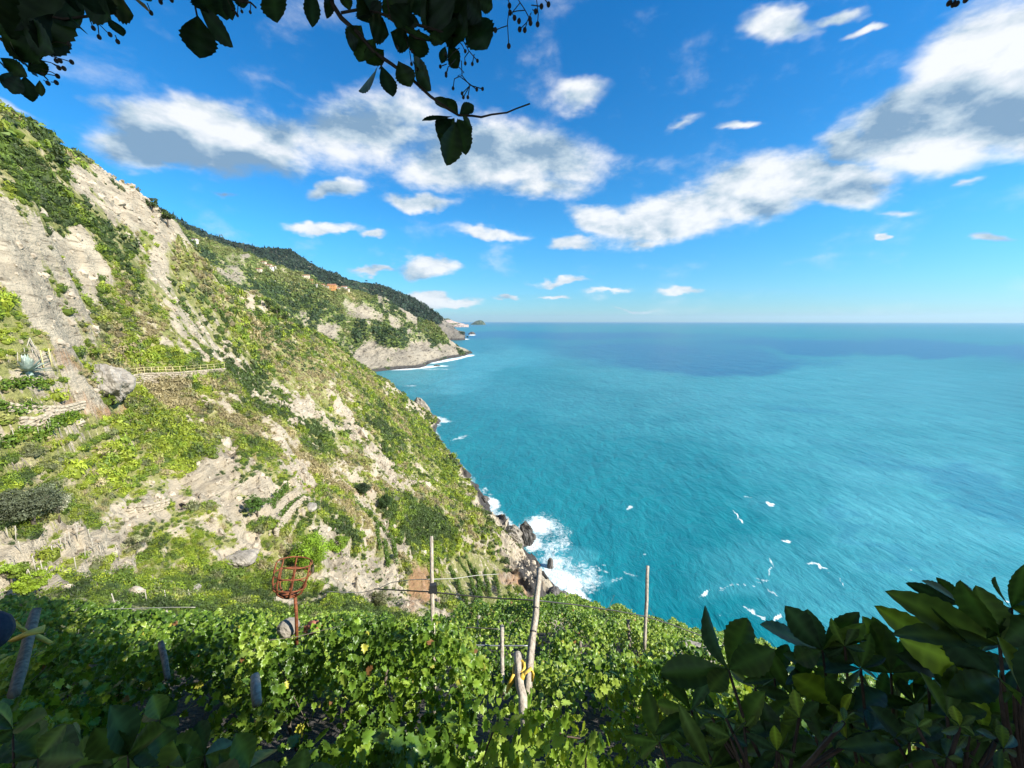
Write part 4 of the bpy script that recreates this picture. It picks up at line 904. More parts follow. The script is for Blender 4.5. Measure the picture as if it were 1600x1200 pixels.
# wooden gate frame beside the agave
q1 = hitA(69, 578); q2 = hitA(82, 577); gt = empty('timber_frame', q1, 'two thin timber uprights with lath between them beside the agave', 'frame')
for q_ in (q1, q2):
    mb = MB(); mb.tube([q_ - [0, 0, .3], q_ + [0, 0, 2.6]], .07, 6); mb.build('upright', M['rail'], gt)
for h in (.6, 1.1, 1.6, 2.1): mb = MB(); mb.tube([q1 + [0, 0, h], q2 + [0, 0, h + .05]], .04, 5); mb.build('lath', M['stake'], gt)
# small white tripod of poles higher on the left
q = hitA(52, 556); tp = empty('pole_tripod', q, 'little white tripod of poles on the left terrace above the agave', 'tripod')
for a in (0, 2.1, 4.2): mb = MB(); mb.tube([q + [math.cos(a) * .7, math.sin(a) * .7, -.2], q + [0, 0, 1.9]], .05, 5); mb.build('pole', M['stake'], tp)

# ---- houses across the bay
def house(px, py, w, d, h, wall, label, rz, storeys=2):
    q = hitB(px, py); q[2] -= 1; t = empty('hill_house', q, label, 'house', 'houses on the ridge across the bay'); t.rotation_euler = (0, 0, 0); cs, sn = math.cos(rz), math.sin(rz)
    mb = MB(); mb.box(q - [0, 0, 4], w, d, h + 4, rz); mb.build('wall', M[wall], t, smooth=False)
    mb = MB(); hw, hd = w / 2 + .6, d / 2 + .6; z0 = h + .003; rh = w * .16; T = lambda x, y, z: (q[0] + x * cs - y * sn, q[1] + x * sn + y * cs, q[2] + z)
    mb.add([T(-hw, -hd, z0), T(hw, -hd, z0), T(hw, hd, z0), T(-hw, hd, z0), T(-hw, 0, z0 + rh), T(hw, 0, z0 + rh)], [(3, 2, 1, 0), (0, 1, 5, 4), (2, 3, 4, 5), (1, 2, 5), (3, 0, 4)]); mb.build('roof', M['roof'], t, smooth=False)
    for s in range(storeys):
        for k in range(2 + int(w > 14)):
            mb = MB(); xo = (k - (1 + int(w > 14)) / 2) * w / (2.6 + int(w > 14)); c_ = T(xo, -d / 2 - .02, 1 + s * h / storeys); mb.box(c_, 1.5, .15, 1.9, rz); mb.build('window', M['pane'], t, smooth=False)
    return t
hs_ = [(519,452,22,12,12,'wall_orange','orange house, most vivid of the ridge hamlet',.2),(512,451,12,10,8,'wall_cream','cream house touching the left of the orange house',.1),(528,454,14,9,8,'wall_cream','cream house just right of the orange house',.3),
       (538,452,16,10,8,'wall_white','white house right of the hamlet centre, nearest the dark ridge',.2),(543,455,10,9,7,'wall_cream','last small cream house at the right end of the hamlet',0),(508,441,14,9,8,'wall_white','white house on the crest above the orange house',.1),
       (515,441,9,8,6,'wall_white','tiny white hut on the crest above the orange house',.2),(502,448,16,9,6,'wall_cream','long low cream house left of the orange one',.3),(492,448,12,9,7,'wall_white','white house mid way between the wooded gap and the orange house',.2),
       (480,435,14,10,8,'wall_cream','cream house by the clearing in the hamlet',.4),(474,434,10,9,7,'wall_cream','small cream house at the left of the clearing',.1),(486,440,10,9,6,'wall_orange','small ochre house below the clearing',.1),
       (424,421,10,9,7,'wall_white','white house alone on the upper slope, left of a pair',.2),(428,420,9,8,7,'wall_white','white house alone on the upper slope, right of a pair',.1),(412,413,12,9,7,'wall_cream','pale house high on the slope',.1),(420,417,14,9,5,'wall_cream','long pale house below the highest one',.2),
       (427,440,7,7,6,'wall_white','isolated white hut in the green under the pair',0),(404,423,14,9,5,'wall_cream','pale farmhouse at the left end of the hamlet road',.1),(305,378,9,8,7,'wall_white','lone white hut high up beside the near ridge',.1)]
for h_ in hs_: house(*h_)
# pines standing up along the dark skyline
g = G(9)
for i, px in enumerate([335,342,349,357,366,374,384,396,425,431,487,497,515,573,588]):
    py0 = np.interp(px, [330,400,442,475,530,575,600], [373,394,394,407,430,444,450]); q = hitC(px, py0 + 2.5)
    tree('umbrella_pine', q, 24 * g.uniform(.8, 1.2), 8, (.014, .03, .016), 'umbrella pine on the dark skyline, ' + nth(i, 15), 'tree', 700 + i, 260, 1.8, 9, .16, 'pines along the dark skyline', .92)
# ---------------------------------------------------------------- vineyard below the camera
def leaf_shape(kind):
    """flat unit leaf in the xy plane, stalk at the origin, tip at +y; returns (verts, tris)"""
    if kind == 'grape':
        ang = [-90,-62,-40,-22,-2,14,34,52,70,90,110,128,146,166,182,202,220,242]; rad = [.10,.50,.42,.62,.50,.66,.46,.80,.70,1.0,.70,.80,.46,.66,.50,.62,.42,.50]
        pts = [(0, .12, 0)] + [(r * .62 * math.cos(R(a)), .30 + r * .62 * math.sin(R(a)), 0) for a, r in zip(ang, rad)]
        v = np.array(pts); v[:, 2] = -.22 * (v[:, 0] ** 2 + (v[:, 1] - .3) ** 2) + .10 * np.abs(v[:, 0])
        n = len(v) - 1; return v, np.array([(0, 1 + i, 1 + (i + 1) % n) for i in range(n)])
    if kind == 'simple':
        ang = [-90,-30,20,55,90,125,160,210]; rad = [.1,.55,.55,.62,.95,.62,.55,.55]
        v = np.array([(0, .15, .05)] + [(r * .62 * math.cos(R(a)), .30 + r * .62 * math.sin(R(a)), -.12 * r) for a, r in zip(ang, rad)]); n = len(v) - 1
        return v, np.array([(0, 1 + i, 1 + (i + 1) % n) for i in range(n)])
def orient(dirs, normals):
    y = dirs / (np.linalg.norm(dirs, axis=1)[:, None] + 1e-9); x = np.cross(y, normals); x /= (np.linalg.norm(x, axis=1)[:, None] + 1e-9); z = np.cross(x, y)
    return np.stack([x, y, z], -1)           # columns
def leaves_mesh(name, pos, dirs, normals, size, colr, kinds, m, parent=None, g=None, curl=.25):
    A = orient(dirs, normals); V = []; F = []; C = []; b = 0; w = g.integers(0, len(kinds), len(pos))
    for k, (v, f) in enumerate(kinds):
        ix = np.nonzero(w == k)[0]
        if not len(ix): continue
        vv = np.repeat(v[None], len(ix), 0).copy(); cu = g.normal(0, curl, (len(ix), 1)); vv[:, :, 2] += cu * vv[:, :, 0] ** 2 * 1.4 - np.abs(g.normal(0, curl, (len(ix), 1))) * vv[:, :, 1] ** 2 * .8 + g.normal(0, .1, (len(ix), 1)) * vv[:, :, 0] * vv[:, :, 1]
        q = np.einsum('nij,nkj->nki', A[ix], vv) * size[ix][:, None, None] + pos[ix][:, None]
        V.append(q.reshape(-1, 3)); F.append((f[None] + (np.arange(len(ix)) * len(v))[:, None, None] + b).reshape(-1, 3)); b += len(v) * len(ix)
        C.append(np.repeat(colr[ix], len(v), 0))
    o3 = parent_world(parent) if parent else np.zeros(3)
    return mesh_np(name, np.concatenate(V) - o3, np.concatenate(F), 3, m, parent=parent, colr=np.concatenate(C), smooth=True)
line = np.array(CAN_LINE, float)
g = G(31); n = 420000
x = g.uniform(-19, 27, n); y = g.uniform(.9, 23, n)
bump = (fbm(x / 1.3, y / 1.3, 401, 3) - .5) * 2.3 + (fbm(x / .45, y / .45, 402, 2) - .5) * .5
thick = np.abs(g.normal(0, .45, n))
zc = canopy(x, y) + CAMZ + bump - thick
px, py, D = project(x, y, zc)
edge = np.interp(px, line[:, 0], line[:, 1]) + (fbm(px / 16, px * 0, 403, 3) - .5) * 26
r = np.hypot(x, y)
hole = (fbm(x / .9, y / .9, 404, 3) > np.where(D < 5.5, .545, .60)) & (g.random(n) < .93)
ok = (px > -120) & (px < 1720) & (py < 1330) & (py > edge) & (D > .5) & ~hole
ok &= ~((D > 9) & (px > 700) & (px < 860) & (py > 985) & (py < 1035) & (g.random(n) < .6))
x, y, zc, px, py, D, thick, bump = [v[ok] for v in (x, y, zc, px, py, D, thick, bump)]; n = len(x)
t = fbm(x / .8, y / .8, 405, 2) + g.normal(0, .09, n)
VP = np.array([(.075, .145, .018), (.120, .215, .024), (.19, .30, .032), (.28, .38, .06), (.40, .40, .06), (.26, .13, .05)])
idx = np.select([t < .40, t < .52, t < .64, t < .80], [0, 1, 2, 3], 3); u = g.random(n); idx = np.where(u < .012, 4, np.where(u < .017, 5, idx))
cl = VP[idx] * g.uniform(.8, 1.2, (n, 1))
# leaves face outwards and up, hanging tips
sl_n = np.array([0, -.55, .83]) + np.array([.25, 0, .1])
nr = sl_n[None] + g.normal(size=(n, 3)) * .62; nr /= np.linalg.norm(nr, axis=1)[:, None]
dr = np.c_[g.normal(0, .8, n), g.normal(-.5, .7, n), g.normal(-.9, .5, n)]; dr -= nr * (dr * nr).sum(1)[:, None]
size = g.uniform(.085, .165, n) * np.where(D > 12, .85, np.where(D < 5, 1.22, 1.0))
near = D < 6.5; pos = np.c_[x, y, zc]
print('vine leaves', n, near.sum())
kg, ks = leaf_shape('grape'), leaf_shape('simple')
o = leaves_mesh('vine_canopy', pos[near], dr[near], nr[near], size[near], cl[near], [kg, kg, kg], M['vine'], g=g); tag(o, 'sunlit and shaded grapevine canopy filling the foreground', 'vines', kind='stuff')
o = leaves_mesh('terrace_vines', pos[~near], dr[~near], nr[~near], size[~near], cl[~near], [ks], M['vine'], g=g); tag(o, 'smaller leaved vines and shrubs along the lip of the vineyard', 'vines', kind='stuff')
# shoots, canes: thin woody lines inside the canopy
mb = MB(); rnd = random.Random(4)
ixs = g.choice(n, 260, replace=False)
for i in ixs:
    p = pos[i] - [0, 0, .1]; d = np.array([rnd.gauss(0, .5), rnd.gauss(.1, .5), rnd.gauss(0, .35)]); L_ = rnd.uniform(.5, 1.4)
    mb.tube([p, p + d * L_ * .5 + [0, 0, -.1], p + d * L_ + [0, 0, .05 - .2 * rnd.random()]], [.008, .007, .004], 5)
for i in g.choice(n, 60, replace=False):
    p = pos[i]; mb.tube([p - [0, 0, 1.5], p - [.1, .05, .8], p - [0, 0, .2]], [.035, .028, .02], 6, .3, int(i))
tag(mb.build('vine_canes', M['trunk']), 'brown canes and stems tangled inside the vine canopy', 'vine stems', kind='stuff')

# ---- posts, pole, plank: (px,py,D) top and bottom
def post(name, top, bot, r, m, label, cat='post', n=10, jit=.25, flat=1.0, seed=1, topr=1.0, group=None, segs=7):
    a = P(*top); b = P(*bot); t = empty(name, b, label, cat, group); mb = MB(); rnd = random.Random(seed)
    pts = [b + (a - b) * k / segs + (np.array([rnd.gauss(0, .12), rnd.gauss(0, .12), 0]) * r if 0 < k < segs else 0) for k in range(segs + 1)]
    mb.tube(pts, [r * (1 + (topr - 1) * k / segs) * rnd.uniform(.95, 1.05) for k in range(segs + 1)], n, jit, seed, flat)
    mb.build('shaft', m, t); return t, a, b
t1, a1, b1 = post('wooden_pole', (674,838,7.6), (679,1120,6.4), .036, M['wood'], 'tall thin pale pole with a small black cap clip, left of the plank', 'pole', 10, .12, seed=2)
c_ = a1 + (b1 - a1) * .31; mb = MB(); mb.box(c_ + [.03, -.06, -.07], .15, .10, .15, .3, .8); mb.tube([c_ + [-.06, -.06, -.09], c_ + [.10, -.08, -.09]], .02, 6); mb.build('clip', M['black'], t1, smooth=False)
t2, a2, b2 = post('wooden_plank', (843,888,7.2), (823,1090,5.6), .066, M['wood'], 'leaning flat grey plank post with two dark bands', 'post', 4, .05, .35, 3, .72)
for k in (.36, .17 + .38):
    c_ = a2 + (b2 - a2) * k; mb = MB(); d_ = (b2 - a2) / np.linalg.norm(b2 - a2); mb.tube([c_ - d_ * .012, c_ + d_ * .012], .070 * (1 - .28 * (1 - k)), 4, 0, 0, .42); mb.build('wire_band', M['wire'], t2)
post('wooden_pole', (1012,884,10.5), (1007,1015,9.6), .043, M['wood'], 'slim straight pole standing against the sea', 'pole', 10, .1, seed=4)
post('vineyard_post', (784,977,8.3), (785,1085,7.2), .042, M['wood'], 'crooked pale stick post left of the strapped post', 'post', 8, .5, seed=5)
t3, a3, b3 = post('vineyard_post', (808,1020,4.7), (822,1150,4.0), .050, M['wood'], 'thick weathered post bound with a yellow strap', 'post', 12, .25, seed=6, topr=.95)
# yellow strap: its own thing, tied round the post
c_ = a3 + (b3 - a3) * .22; t4 = empty('yellow_strap', c_, 'knotted yellow strap tied round the thick weathered post', 'strap'); mb = MB()
ring = [c_ + np.array([math.cos(a) * .064, math.sin(a) * .064, .035 * math.sin(a + .8)]) for a in np.linspace(0, 2 * math.pi, 15)]
mb.tube(ring, .02, 8, .3, 1, 1.6); mb.build('loop', M['yellow'], t4)
mb = MB(); mb.tube([c_ + [-.06, -.07, 0], c_ + [-.09, -.10, -.07], c_ + [-.125, -.11, -.15], c_ + [-.145, -.10, -.225]], [.016, .03, .022, .012], 8, .3, 2, .5); mb.build('tail', M['yellow'], t4)
mb = MB(); mb.tube([c_ + [.02, -.085, -.03], c_ + [.08, -.09, .045], c_ + [.14, -.05, .055], c_ + [.165, -.04, -.02], c_ + [.155, -.05, -.12]], [.022, .022, .026, .022, .012], 8, .3, 3, .6); mb.build('tail', M['yellow'], t4)
mb = MB(); mb.tube([c_ + [-.02, -.085, -.04], c_ + [.04, -.10, -.01], c_ + [.06, -.085, .03]], [.03, .034, .02], 8, .3, 4); mb.build('knot', M['yellow'], t4)
t5, a5, b5 = post('vineyard_post', (56,955,4.6), (22,1085,3.6), .048, M['wood_dark'], 'dark leaning post at the left edge under the yellow cane', 'post', 12, .2, seed=7, segs=4)
t6 = empty('yellow_cane', P(-10,948,4.3), 'split yellow cane lashed across the dark leaning post', 'cane')
mb = MB(); mb.tube([P(-14,951,4.35), P(20,972,4.0), P(42,988,4.3), P(62,996,4.28), P(80,1005,4.25)], [.034, .036, .034, .03, .02], 8, .15, 1, .6); mb.build('cane', M['yellow'], t6)
mb = MB(); mb.tube([P(30,996,4.05), P(45,989,3.98), P(69,983,4.05)], [.07, .06, .07], 8, .3, 2, .45); mb.build('lashing', M['yellow'], t6)
post('vineyard_post', (251,1004,5.4), (262,1060,5.0), .036, M['wood_dark'], 'short grey post stub sunk in the shaded vines', 'post', 10, .3, seed=8, segs=2)
post('vineyard_post', (399,1056,4.9), (402,1100,4.6), .055, M['wood'], 'squat stub of pale post where sun meets shade', 'post', 10, .3, seed=9, segs=2)
post('vineyard_stake', (748,962,12), (749,1000,11.5), .05, M['wood'], 'small pale stake tip between the pole and the plank', 'stake', 7, .3, seed=10)
post('vineyard_stake', (981,968,12), (984,1012,11.5), .05, M['wood_dark'], 'thin dark crooked stake left of the slim straight pole', 'stake', 7, .5, seed=11)
post('vineyard_stake', (907,1002,9), (908,1030,8.7), .03, M['wood_dark'], 'little dark stake in the vines right of the plank', 'stake', 6, .4, seed=12)
# wires and cord
def line_obj(name, pts, r, m, label, cat):
    pw = [P(*p) for p in pts]; t = MB(); sm = []
    for i in range(len(pw) - 1):
        for k in range(4): sm.append(pw[i] + (pw[i + 1] - pw[i]) * k / 4)
    sm.append(pw[-1]); t.tube([s - sm[0] for s in sm], r, 6); o = t.build(name, m); o.location = tuple(sm[0]); return tag(o, label, cat)
line_obj('cord', [(510,924,9.5),(540,926,9.2),(565,926,9),(590,920,8.6),(612,910,8.2),(640,906,7.9),(675,905,7.5),(710,904,8.5),(745,899,9.5),(780,897,10.5)], .008, M['cord'], 'pale slack cord strung past the tall thin pole', 'cord')
line_obj('trellis_wire', [(585,920,8.5),(620,922,8.1),(676,925,7.4),(720,930,7.3),(780,935,7.2),(837,938,7.0),(900,945,8),(960,954,9),(1008,963,9.9),(1050,976,10.3),(1100,995,10.6),(1180,1030,11)], .013, M['wire'], 'dark sagging trellis wire running from pole to plank to the straight pole', 'wire')
line_obj('cord', [(165,952,9),(200,951,8.8),(235,950,8.6),(270,949,8.4),(305,949,8.3)], .008, M['cord'], 'short white cord stretched above the shaded vines', 'cord')
line_obj('trellis_bar', [(715,1008,8.2),(745,1008,8.2),(775,1009,8.2),(830,1009,8.2)], .014, M['bar'], 'horizontal metal bar joining the crooked stick post', 'bar')
line_obj('trellis_wire', [(705,980,9),(745,981,9),(780,983,9)], .012, M['wire'], 'short dark wire above the metal bar', 'wire')
line_obj('trellis_wire', [(1030,1015,9),(1060,1020,9),(1085,1030,9)], .012, M['wire'], 'short dark wire below the slim straight pole', 'wire')

# ---- rusty iron basket on its pole
DB = 8.6; k = DB / FPX; cen = P(455, 905, DB); t = empty('iron_basket', P(462, 985, DB), 'rusty iron basket of bars and hoops on a bent pole above the vines', 'basket')
tilt = Matrix.Rotation(R(9), 3, 'Y') @ Matrix.Rotation(R(-16), 3, 'X')
def BP(a, r, z): v = tilt @ Vector((math.cos(a) * r, math.sin(a) * r, z)); return cen + np.array(v)
prof = [(.36, .36), (.37, .16), (.355, -.06), (.30, -.24), (.12, -.36)]
for j, (r_, z_) in enumerate(((.36, .36), (.37, .12), (.33, -.14), (.17, -.33))):
    if j == 0: aa = np.linspace(R(-100), R(190), 18)
    else: aa = np.linspace(0, 2 * math.pi, 25)
    mb = MB(); mb.tube([BP(a, r_, z_) for a in aa], .015, 6, .2, j); mb.build('hoop', M['rust'], t)
for j, a in enumerate((R(200), R(250), R(300), R(350), R(50), R(110), R(155))):
    mb = MB(); pr = prof if j != 0 else prof; mb.tube([BP(a, r_, z_) for r_, z_ in pr], [.017, .02, .024, .026, .03], 6, .25, j, .6); mb.build('bar', M['rust'], t)
mb = MB(); mb.tube([BP(0, 0, -.36) , P(461, 930, DB), P(463, 960, DB), P(464, 1010, DB)], [.045, .038, .034, .034], 8, .2); mb.build('pole', M['rust'], t)
mb = MB(); mb.tube([BP(0, 0, -.30), BP(0, 0, -.40)], [.16, .07], 10, .1); mb.build('cup', M['rust'], t)
rock_mesh('foot_stone', P(450, 980, 8.8) , (.46, .42, .34), .3, M['rock'], 77, 4, .16, .1, 'pale block of stone at the foot of the iron basket pole', 'stone')
rock_mesh('foot_stone', P(489, 982, 9.0) , (.36, .36, .3), .3, plain_mat('red_clay', (.25, .08, .05), (.45, .2, .12), 8), 78, 3, .3, .2, 'broken reddish stone beside the iron basket', 'stone')
q = P(1075, 1030, 9); rock_mesh('wall_stone', q, (1.3, .8, .6), .3, M['rock'], 79, 4, .3, .2, 'half hidden grey brown stone below the slim straight pole', 'stone')
# dark rounded thing cut by the left edge
q = P(-24, 990, 2.6); o = rock_mesh('dark_bundle', q, (.26, .26, .27), 0, M['navy'], 90, 4, .05, .02, 'dark navy rounded bundle cut off by the left edge near the cane', 'bundle'); o.data.polygons.foreach_set('use_smooth', [True] * len(o.data.polygons))

# ---------------------------------------------------------------- creeper
def leaflet(L_, W, seed, teeth=9, fold=.25, droop=.35):
    """serrated leaflet, base at the origin, tip at +y, length L_, width W"""
    g = random.Random(seed); half = []
    N_ = 20
    for i in range(N_ + 1):
        t = i / N_; w = math.sin(math.pi * t ** 1.32) ** .8 if 0 < t < 1 else 0
        w = W / 2 * max(w, 0)
        if t > .45 and t < .98: w *= 1 + (.08 if (i % 2) else -.04)
        half.append((w, t * L_))
    vs = []; mid = []
    for (w, yy) in half:
        t = yy / L_; zz = -droop * L_ * t * t
        vs += [(-w, yy + g.gauss(0, .004) * L_, zz + fold * w), (-w * .5, yy, zz + fold * w * .42 + .02 * W * math.sin(t * 22)), (0, yy, zz - .0 * W), (w * .5, yy, zz + fold * w * .42 + .02 * W * math.sin(t * 22 + 1)), (w, yy + g.gauss(0, .004) * L_, zz + fold * w)]
    fs = []
    for i in range(N_):
        for k in range(4):
            a = i * 5 + k; fs.append((a, a + 1, a + 6, a + 5))
    return np.array(vs), np.array(fs)
class Fol:
    def __init__(s): s.V = []; s.F = []; s.C = []; s.n = 0
    def put(s, base, tip, W, normal, colr, seed, fold=.25, droop=.15):
        base = np.array(base, float); tip = np.array(tip, float); d = tip - base; L_ = np.linalg.norm(d); v, f = leaflet(L_, W, seed, fold=fold, droop=droop)
        nn = np.array(normal, float); nn -= d * (nn @ d) / (L_ * L_); 
        if np.linalg.norm(nn) < 1e-6: nn = np.cross(d, [1, .3, .2])
        A = orient(d[None], nn[None])[0]; q = v @ A.T + base
        s.V.append(q); s.F.append(f + s.n); k_ = np.arange(len(q)); cf = np.where(k_ % 5 == 2, 1.9, np.where((k_ // 5) % 3 == 0, 1.22, .92)); s.C.append(np.array([colr]) * cf[:, None] * (.8 + .4 * ((seed * 37) % 10) / 10)); s.n += len(q)
    def build(s, name, m, parent):
        return mesh_np(name, np.concatenate(s.V) - parent_world(parent), np.concatenate(s.F), 4, m, parent=parent, colr=np.concatenate(s.C), smooth=True)
DK = [(.016, .034, .014), (.022, .044, .016), (.032, .058, .018), (.018, .04, .022), (.10, .14, .02)]
DK0 = list(DK)
def view_n(p, g, k=.5):      # leaf faces roughly the viewer's side, tilted at random
    v = np.array([0, 0, CAMZ]) - p; v /= np.linalg.norm(v); return v + g.normal(size=3) * k
def berries(parent_pts, r, t, name='berry_cluster', rb=.0045):
    """parent_pts: list of (px,py) stalk polyline branches ending in berries"""
    mb = MB(); ends = []
    for br in parent_pts:
        pts = [P(px, py, r) for px, py in br]; mb.tube(pts, .0014, 5); e = pts[-1]; ends.append(e)
    o = mb.build(name, M['stem'], t); v, f = ico(1)
    for e in ends: mc = MB(); mc.add([tuple(e + vv * rb * np.array([1, 1, 1.25])) for vv in v], [tuple(ff) for ff in f]); mc.build('berry', M['stem'], o)
    return o

g = G(55)
D0 = 1.15
t = empty('creeper_branch', P(515, -60, D0), 'longest hanging creeper branch, dangling leaves and a bare red tendril in mid sky', 'creeper')
mb = MB(); main = [(500,-70),(515,0),(533,28),(560,52),(585,82),(612,100),(645,125),(672,150),(700,170),(716,180)]
mb.tube([P(a, b, D0) for a, b in main], [.008, .0072, .0066, .006, .0055, .005, .0045, .004, .0036, .003], 7, .15)
mb.tube([P(a, b, D0) for a, b in [(716,180),(738,181),(752,183),(768,179),(792,176),(806,170),(828,162)]], [.0034, .003, .003, .0026, .0024, .002, .0022], 6)
mb.tube([P(a, b, D0) for a, b in [(533,20),(560,15),(590,20),(640,35),(690,50),(720,60)]], [.004] * 6, 6); mb.tube([P(a, b, D0) for a, b in [(600,-30),(610,30),(650,60),(690,66)]], [.003] * 4, 6)
mb.tube([P(a, b, D0) for a, b in [(600,95),(595,104),(593,108)]], .002, 5)
mb.build('stem', M['stem'], t)
F_ = Fol(); sd = 0
LV = [((590,103),(570,148),23),((596,102),(613,153),24),((622,95),(642,138),26),((646,86),(668,140),30),((700,172),(681,150),22),((716,178),(690,152),24),((718,178),(740,165),18),((722,178),(738,200),9),
      ((707,182),(660,192),21),((710,184),(690,225),28),((715,185),(728,240),26),((712,190),(699,258),30),((706,186),(682,205),22),((717,186),(735,215),20),
      ((693,66),(671,56),15),((700,70),(718,108),22),((696,72),(690,98),12),((625,25),(655,38),15),((560,62),(545,70),22),((565,40),(547,72),26),((585,60),(560,95),34),((600,78),(573,98),26),((590,40),(570,10),40),
      ((632,40),(668,66),30),((655,45),(650,95),30),((720,20),(760,45),38),((735,25),(762,78),44),((700,20),(690,70),44),((680,0),(665,50),40),((730,0),(752,30),30),((745,0),(770,12),20),
      ((575,30),(605,55),34),((610,50),(640,72),28),((640,5),(620,45),36),((600,-10),(630,30),40),((560,-10),(585,22),30),((660,-20),(700,40),56),((700,-30),(720,60),60),((650,-30),(676,30),46),((720,-20),(745,60),40),((740,-30),(755,15),36),((517,-20),(512,28),14),((535,-10),(546,14),16),
      ((487,-20),(488,42),20),((425,-25),(432,34),34),((690,30),(725,62),40),((705,40),(730,55),30),((620,-10),(640,25),34),((590,-20),(560,30),30)]
for b_, e_, w_ in LV:
    sd += 1; dj = D0 + g.normal(0, .03); F_.put(P(*b_, dj), P(*e_, dj + g.normal(0, .015)), w_ / FPX * D0 * 1.15, view_n(P(*b_, D0), g, .35), DK[g.integers(0, 4)], sd, fold=g.uniform(.05, .35), droop=g.uniform(-.1, .15))
F_.build('foliage', M['creeper'], t)
berries([[(716,104),(725,113),(715,119),(722,122),(745,140)]], D0, t)
berries([[(715,62),(722,70),(727,80)],[(722,60),(733,80),(740,88),(746,95)],[(733,80),(726,90),(727,99)],[(741,85),(738,100)],[(718,75),(708,82),(698,95),(696,85)],[(698,100),(688,104)],[(712,92),(700,105),(697,115)],[(721,95),(722,118),(710,123),(708,138)],[(722,118),(734,133),(754,139)],[(734,134),(722,146)],[(734,134),(724,152)],[(734,134),(731,152)],[(700,106),(697,118)]], D0, t)
berries([[(645,95),(648,102),(652,108)],[(632,55),(640,78),(644,80)],[(620,70),(621,75)],[(640,80),(643,100)]], D0, t)
t = empty('berry_sprig', P(800, -40, D0), 'bare forked sprig of dark berries at the top centre right of the branch', 'creeper')
berries([[(790,-10),(797,8),(795,18),(793,36),(795,72)],[(793,40),(784,43),(774,47)],[(810,0),(820,15),(828,30)],[(812,5),(800,20),(804,28)],[(820,16),(808,17),(797,20)],[(830,20),(823,35),(812,46)],[(823,36),(820,47)],[(832,15),(837,18)],[(830,8),(846,10)],[(838,-5),(841,22),(840,38)],[(845,-10),(857,7)],[(828,30),(829,36)],[(812,28),(811,33)],[(797,5),(796,9)]], D0, t, 'stalks', .0062)
t = empty('creeper_branch', P(310, -60, 1.3), 'small creeper spray holding one big torn leaf and a pointed one', 'creeper')
mb = MB(); mb.tube([P(*a, 1.3) for a in [(296,-40),(303,0),(308,25)]], .003, 6); mb.tube([P(*a, 1.3) for a in [(300,-40),(340,-10),(370,2),(392,4),(400,12)]], .003, 6); mb.build('stem', M['stem'], t); F_ = Fol()
for b_, e_, w_ in [((309,24),(312,89),40),((308,4),(360,72),26),((310,-12),(336,22),40),((375,-12),(380,12),18),((340,-10),(354,30),22),((352,-14),(362,30),16)]:
    sd += 1; F_.put(P(*b_, 1.3), P(*e_, 1.3), w_ / FPX * 1.3 * 1.15, view_n(P(*b_, 1.3), g, .25), DK[0], sd, .1, .05)
F_.build('foliage', M['creeper'], t)
berries([[(352,-10),(358,5),(363,14)],[(358,5),(368,20)],[(372,-2),(378,18)],[(372,5),(371,24)],[(392,4),(391,19)],[(370,0),(386,2)]], 1.3, t)
t = empty('creeper_branch', P(60, -60, 1.25), 'broad creeper mass with berry stalks hanging in the upper left corner', 'creeper')
mb = MB(); mb.tube([P(*a, 1.25) for a in [(-40,30),(0,60),(30,85),(55,105),(75,125)]], [.006, .005, .004, .003, .002], 6); mb.tube([P(*a, 1.25) for a in [(-40,-20),(40,20),(100,30),(180,20)]], .004, 6); mb.build('stem', M['stem'], t); F_ = Fol()
UL = [((60,0),(20,60),60),((100,-20),(60,70),60),((30,30),(80,80),46),((0,50),(60,95),40),((90,20),(70,85),44),((120,-20),(170,28),50),((150,-20),(205,24),46),((170,28),(192,55),18),((105,20),(135,55),18),((190,-20),(225,8),40),((10,70),(55,115),36),((50,85),(68,118),24),
      ((18,112),(8,138),20),((30,118),(18,146),24),((38,118),(50,158),22),((62,125),(64,150),12),((-20,20),(20,60),40),((-30,70),(10,105),40),((80,-30),(120,40),60),((140,-30),(150,20),50),((20,-20),(10,40),60),((210,-30),(235,0),30),((45,100),(62,112),20),((0,90),(40,118),24)]
UL += [((g.uniform(-20, 210)), None, g.uniform(20, 36)) for _ in range(6)]
UL = [u if u[1] is not None else ((u[0], g.uniform(-25, max(5, 92 - u[0] * .45))), None, u[2]) for u in UL]
UL = [u if u[1] is not None else (u[0], (u[0][0] + g.uniform(-26, 22), u[0][1] + g.uniform(22, 46)), u[2]) for u in UL]
for b_, e_, w_ in UL:
    sd += 1; dj = 1.25 + g.normal(0, .03); F_.put(P(*b_, dj), P(*e_, dj), w_ / FPX * 1.25, view_n(P(*b_, 1.25), g, .3), DK[g.integers(0, 4)], sd, .12, .05)
F_.build('foliage', M['creeper'], t)
berries([[(75,70),(88,65),(108,69)],[(68,72),(84,85),(94,95)],[(80,88),(96,92),(112,97)],[(62,94),(80,98),(92,106)],[(80,98),(100,107)],[(60,112),(75,116),(90,119)],[(66,108),(82,113),(90,119)],[(68,125),(75,130)],[(80,128),(88,129)],[(150,25),(153,38),(155,58)],[(152,35),(165,48),(172,54)],[(140,30),(146,44)],[(180,55),(184,65)],[(230,5),(236,20)],[(262,-10),(251,3)],[(255,-15),(268,0)],[(70,75),(82,80),(88,95)]], 1.25, t, 'berry_cluster', .0062)
t = empty('creeper_tip', P(1485, -40, 1.2), 'tiny dark berry tip poking in at the top right', 'creeper')
berries([[(1500,-10),(1492,0),(1483,5)],[(1492,0),(1490,7)],[(1493,0),(1495,6)],[(1500,-8),(1509,0)]], 1.2, t, 'stalks', .007)

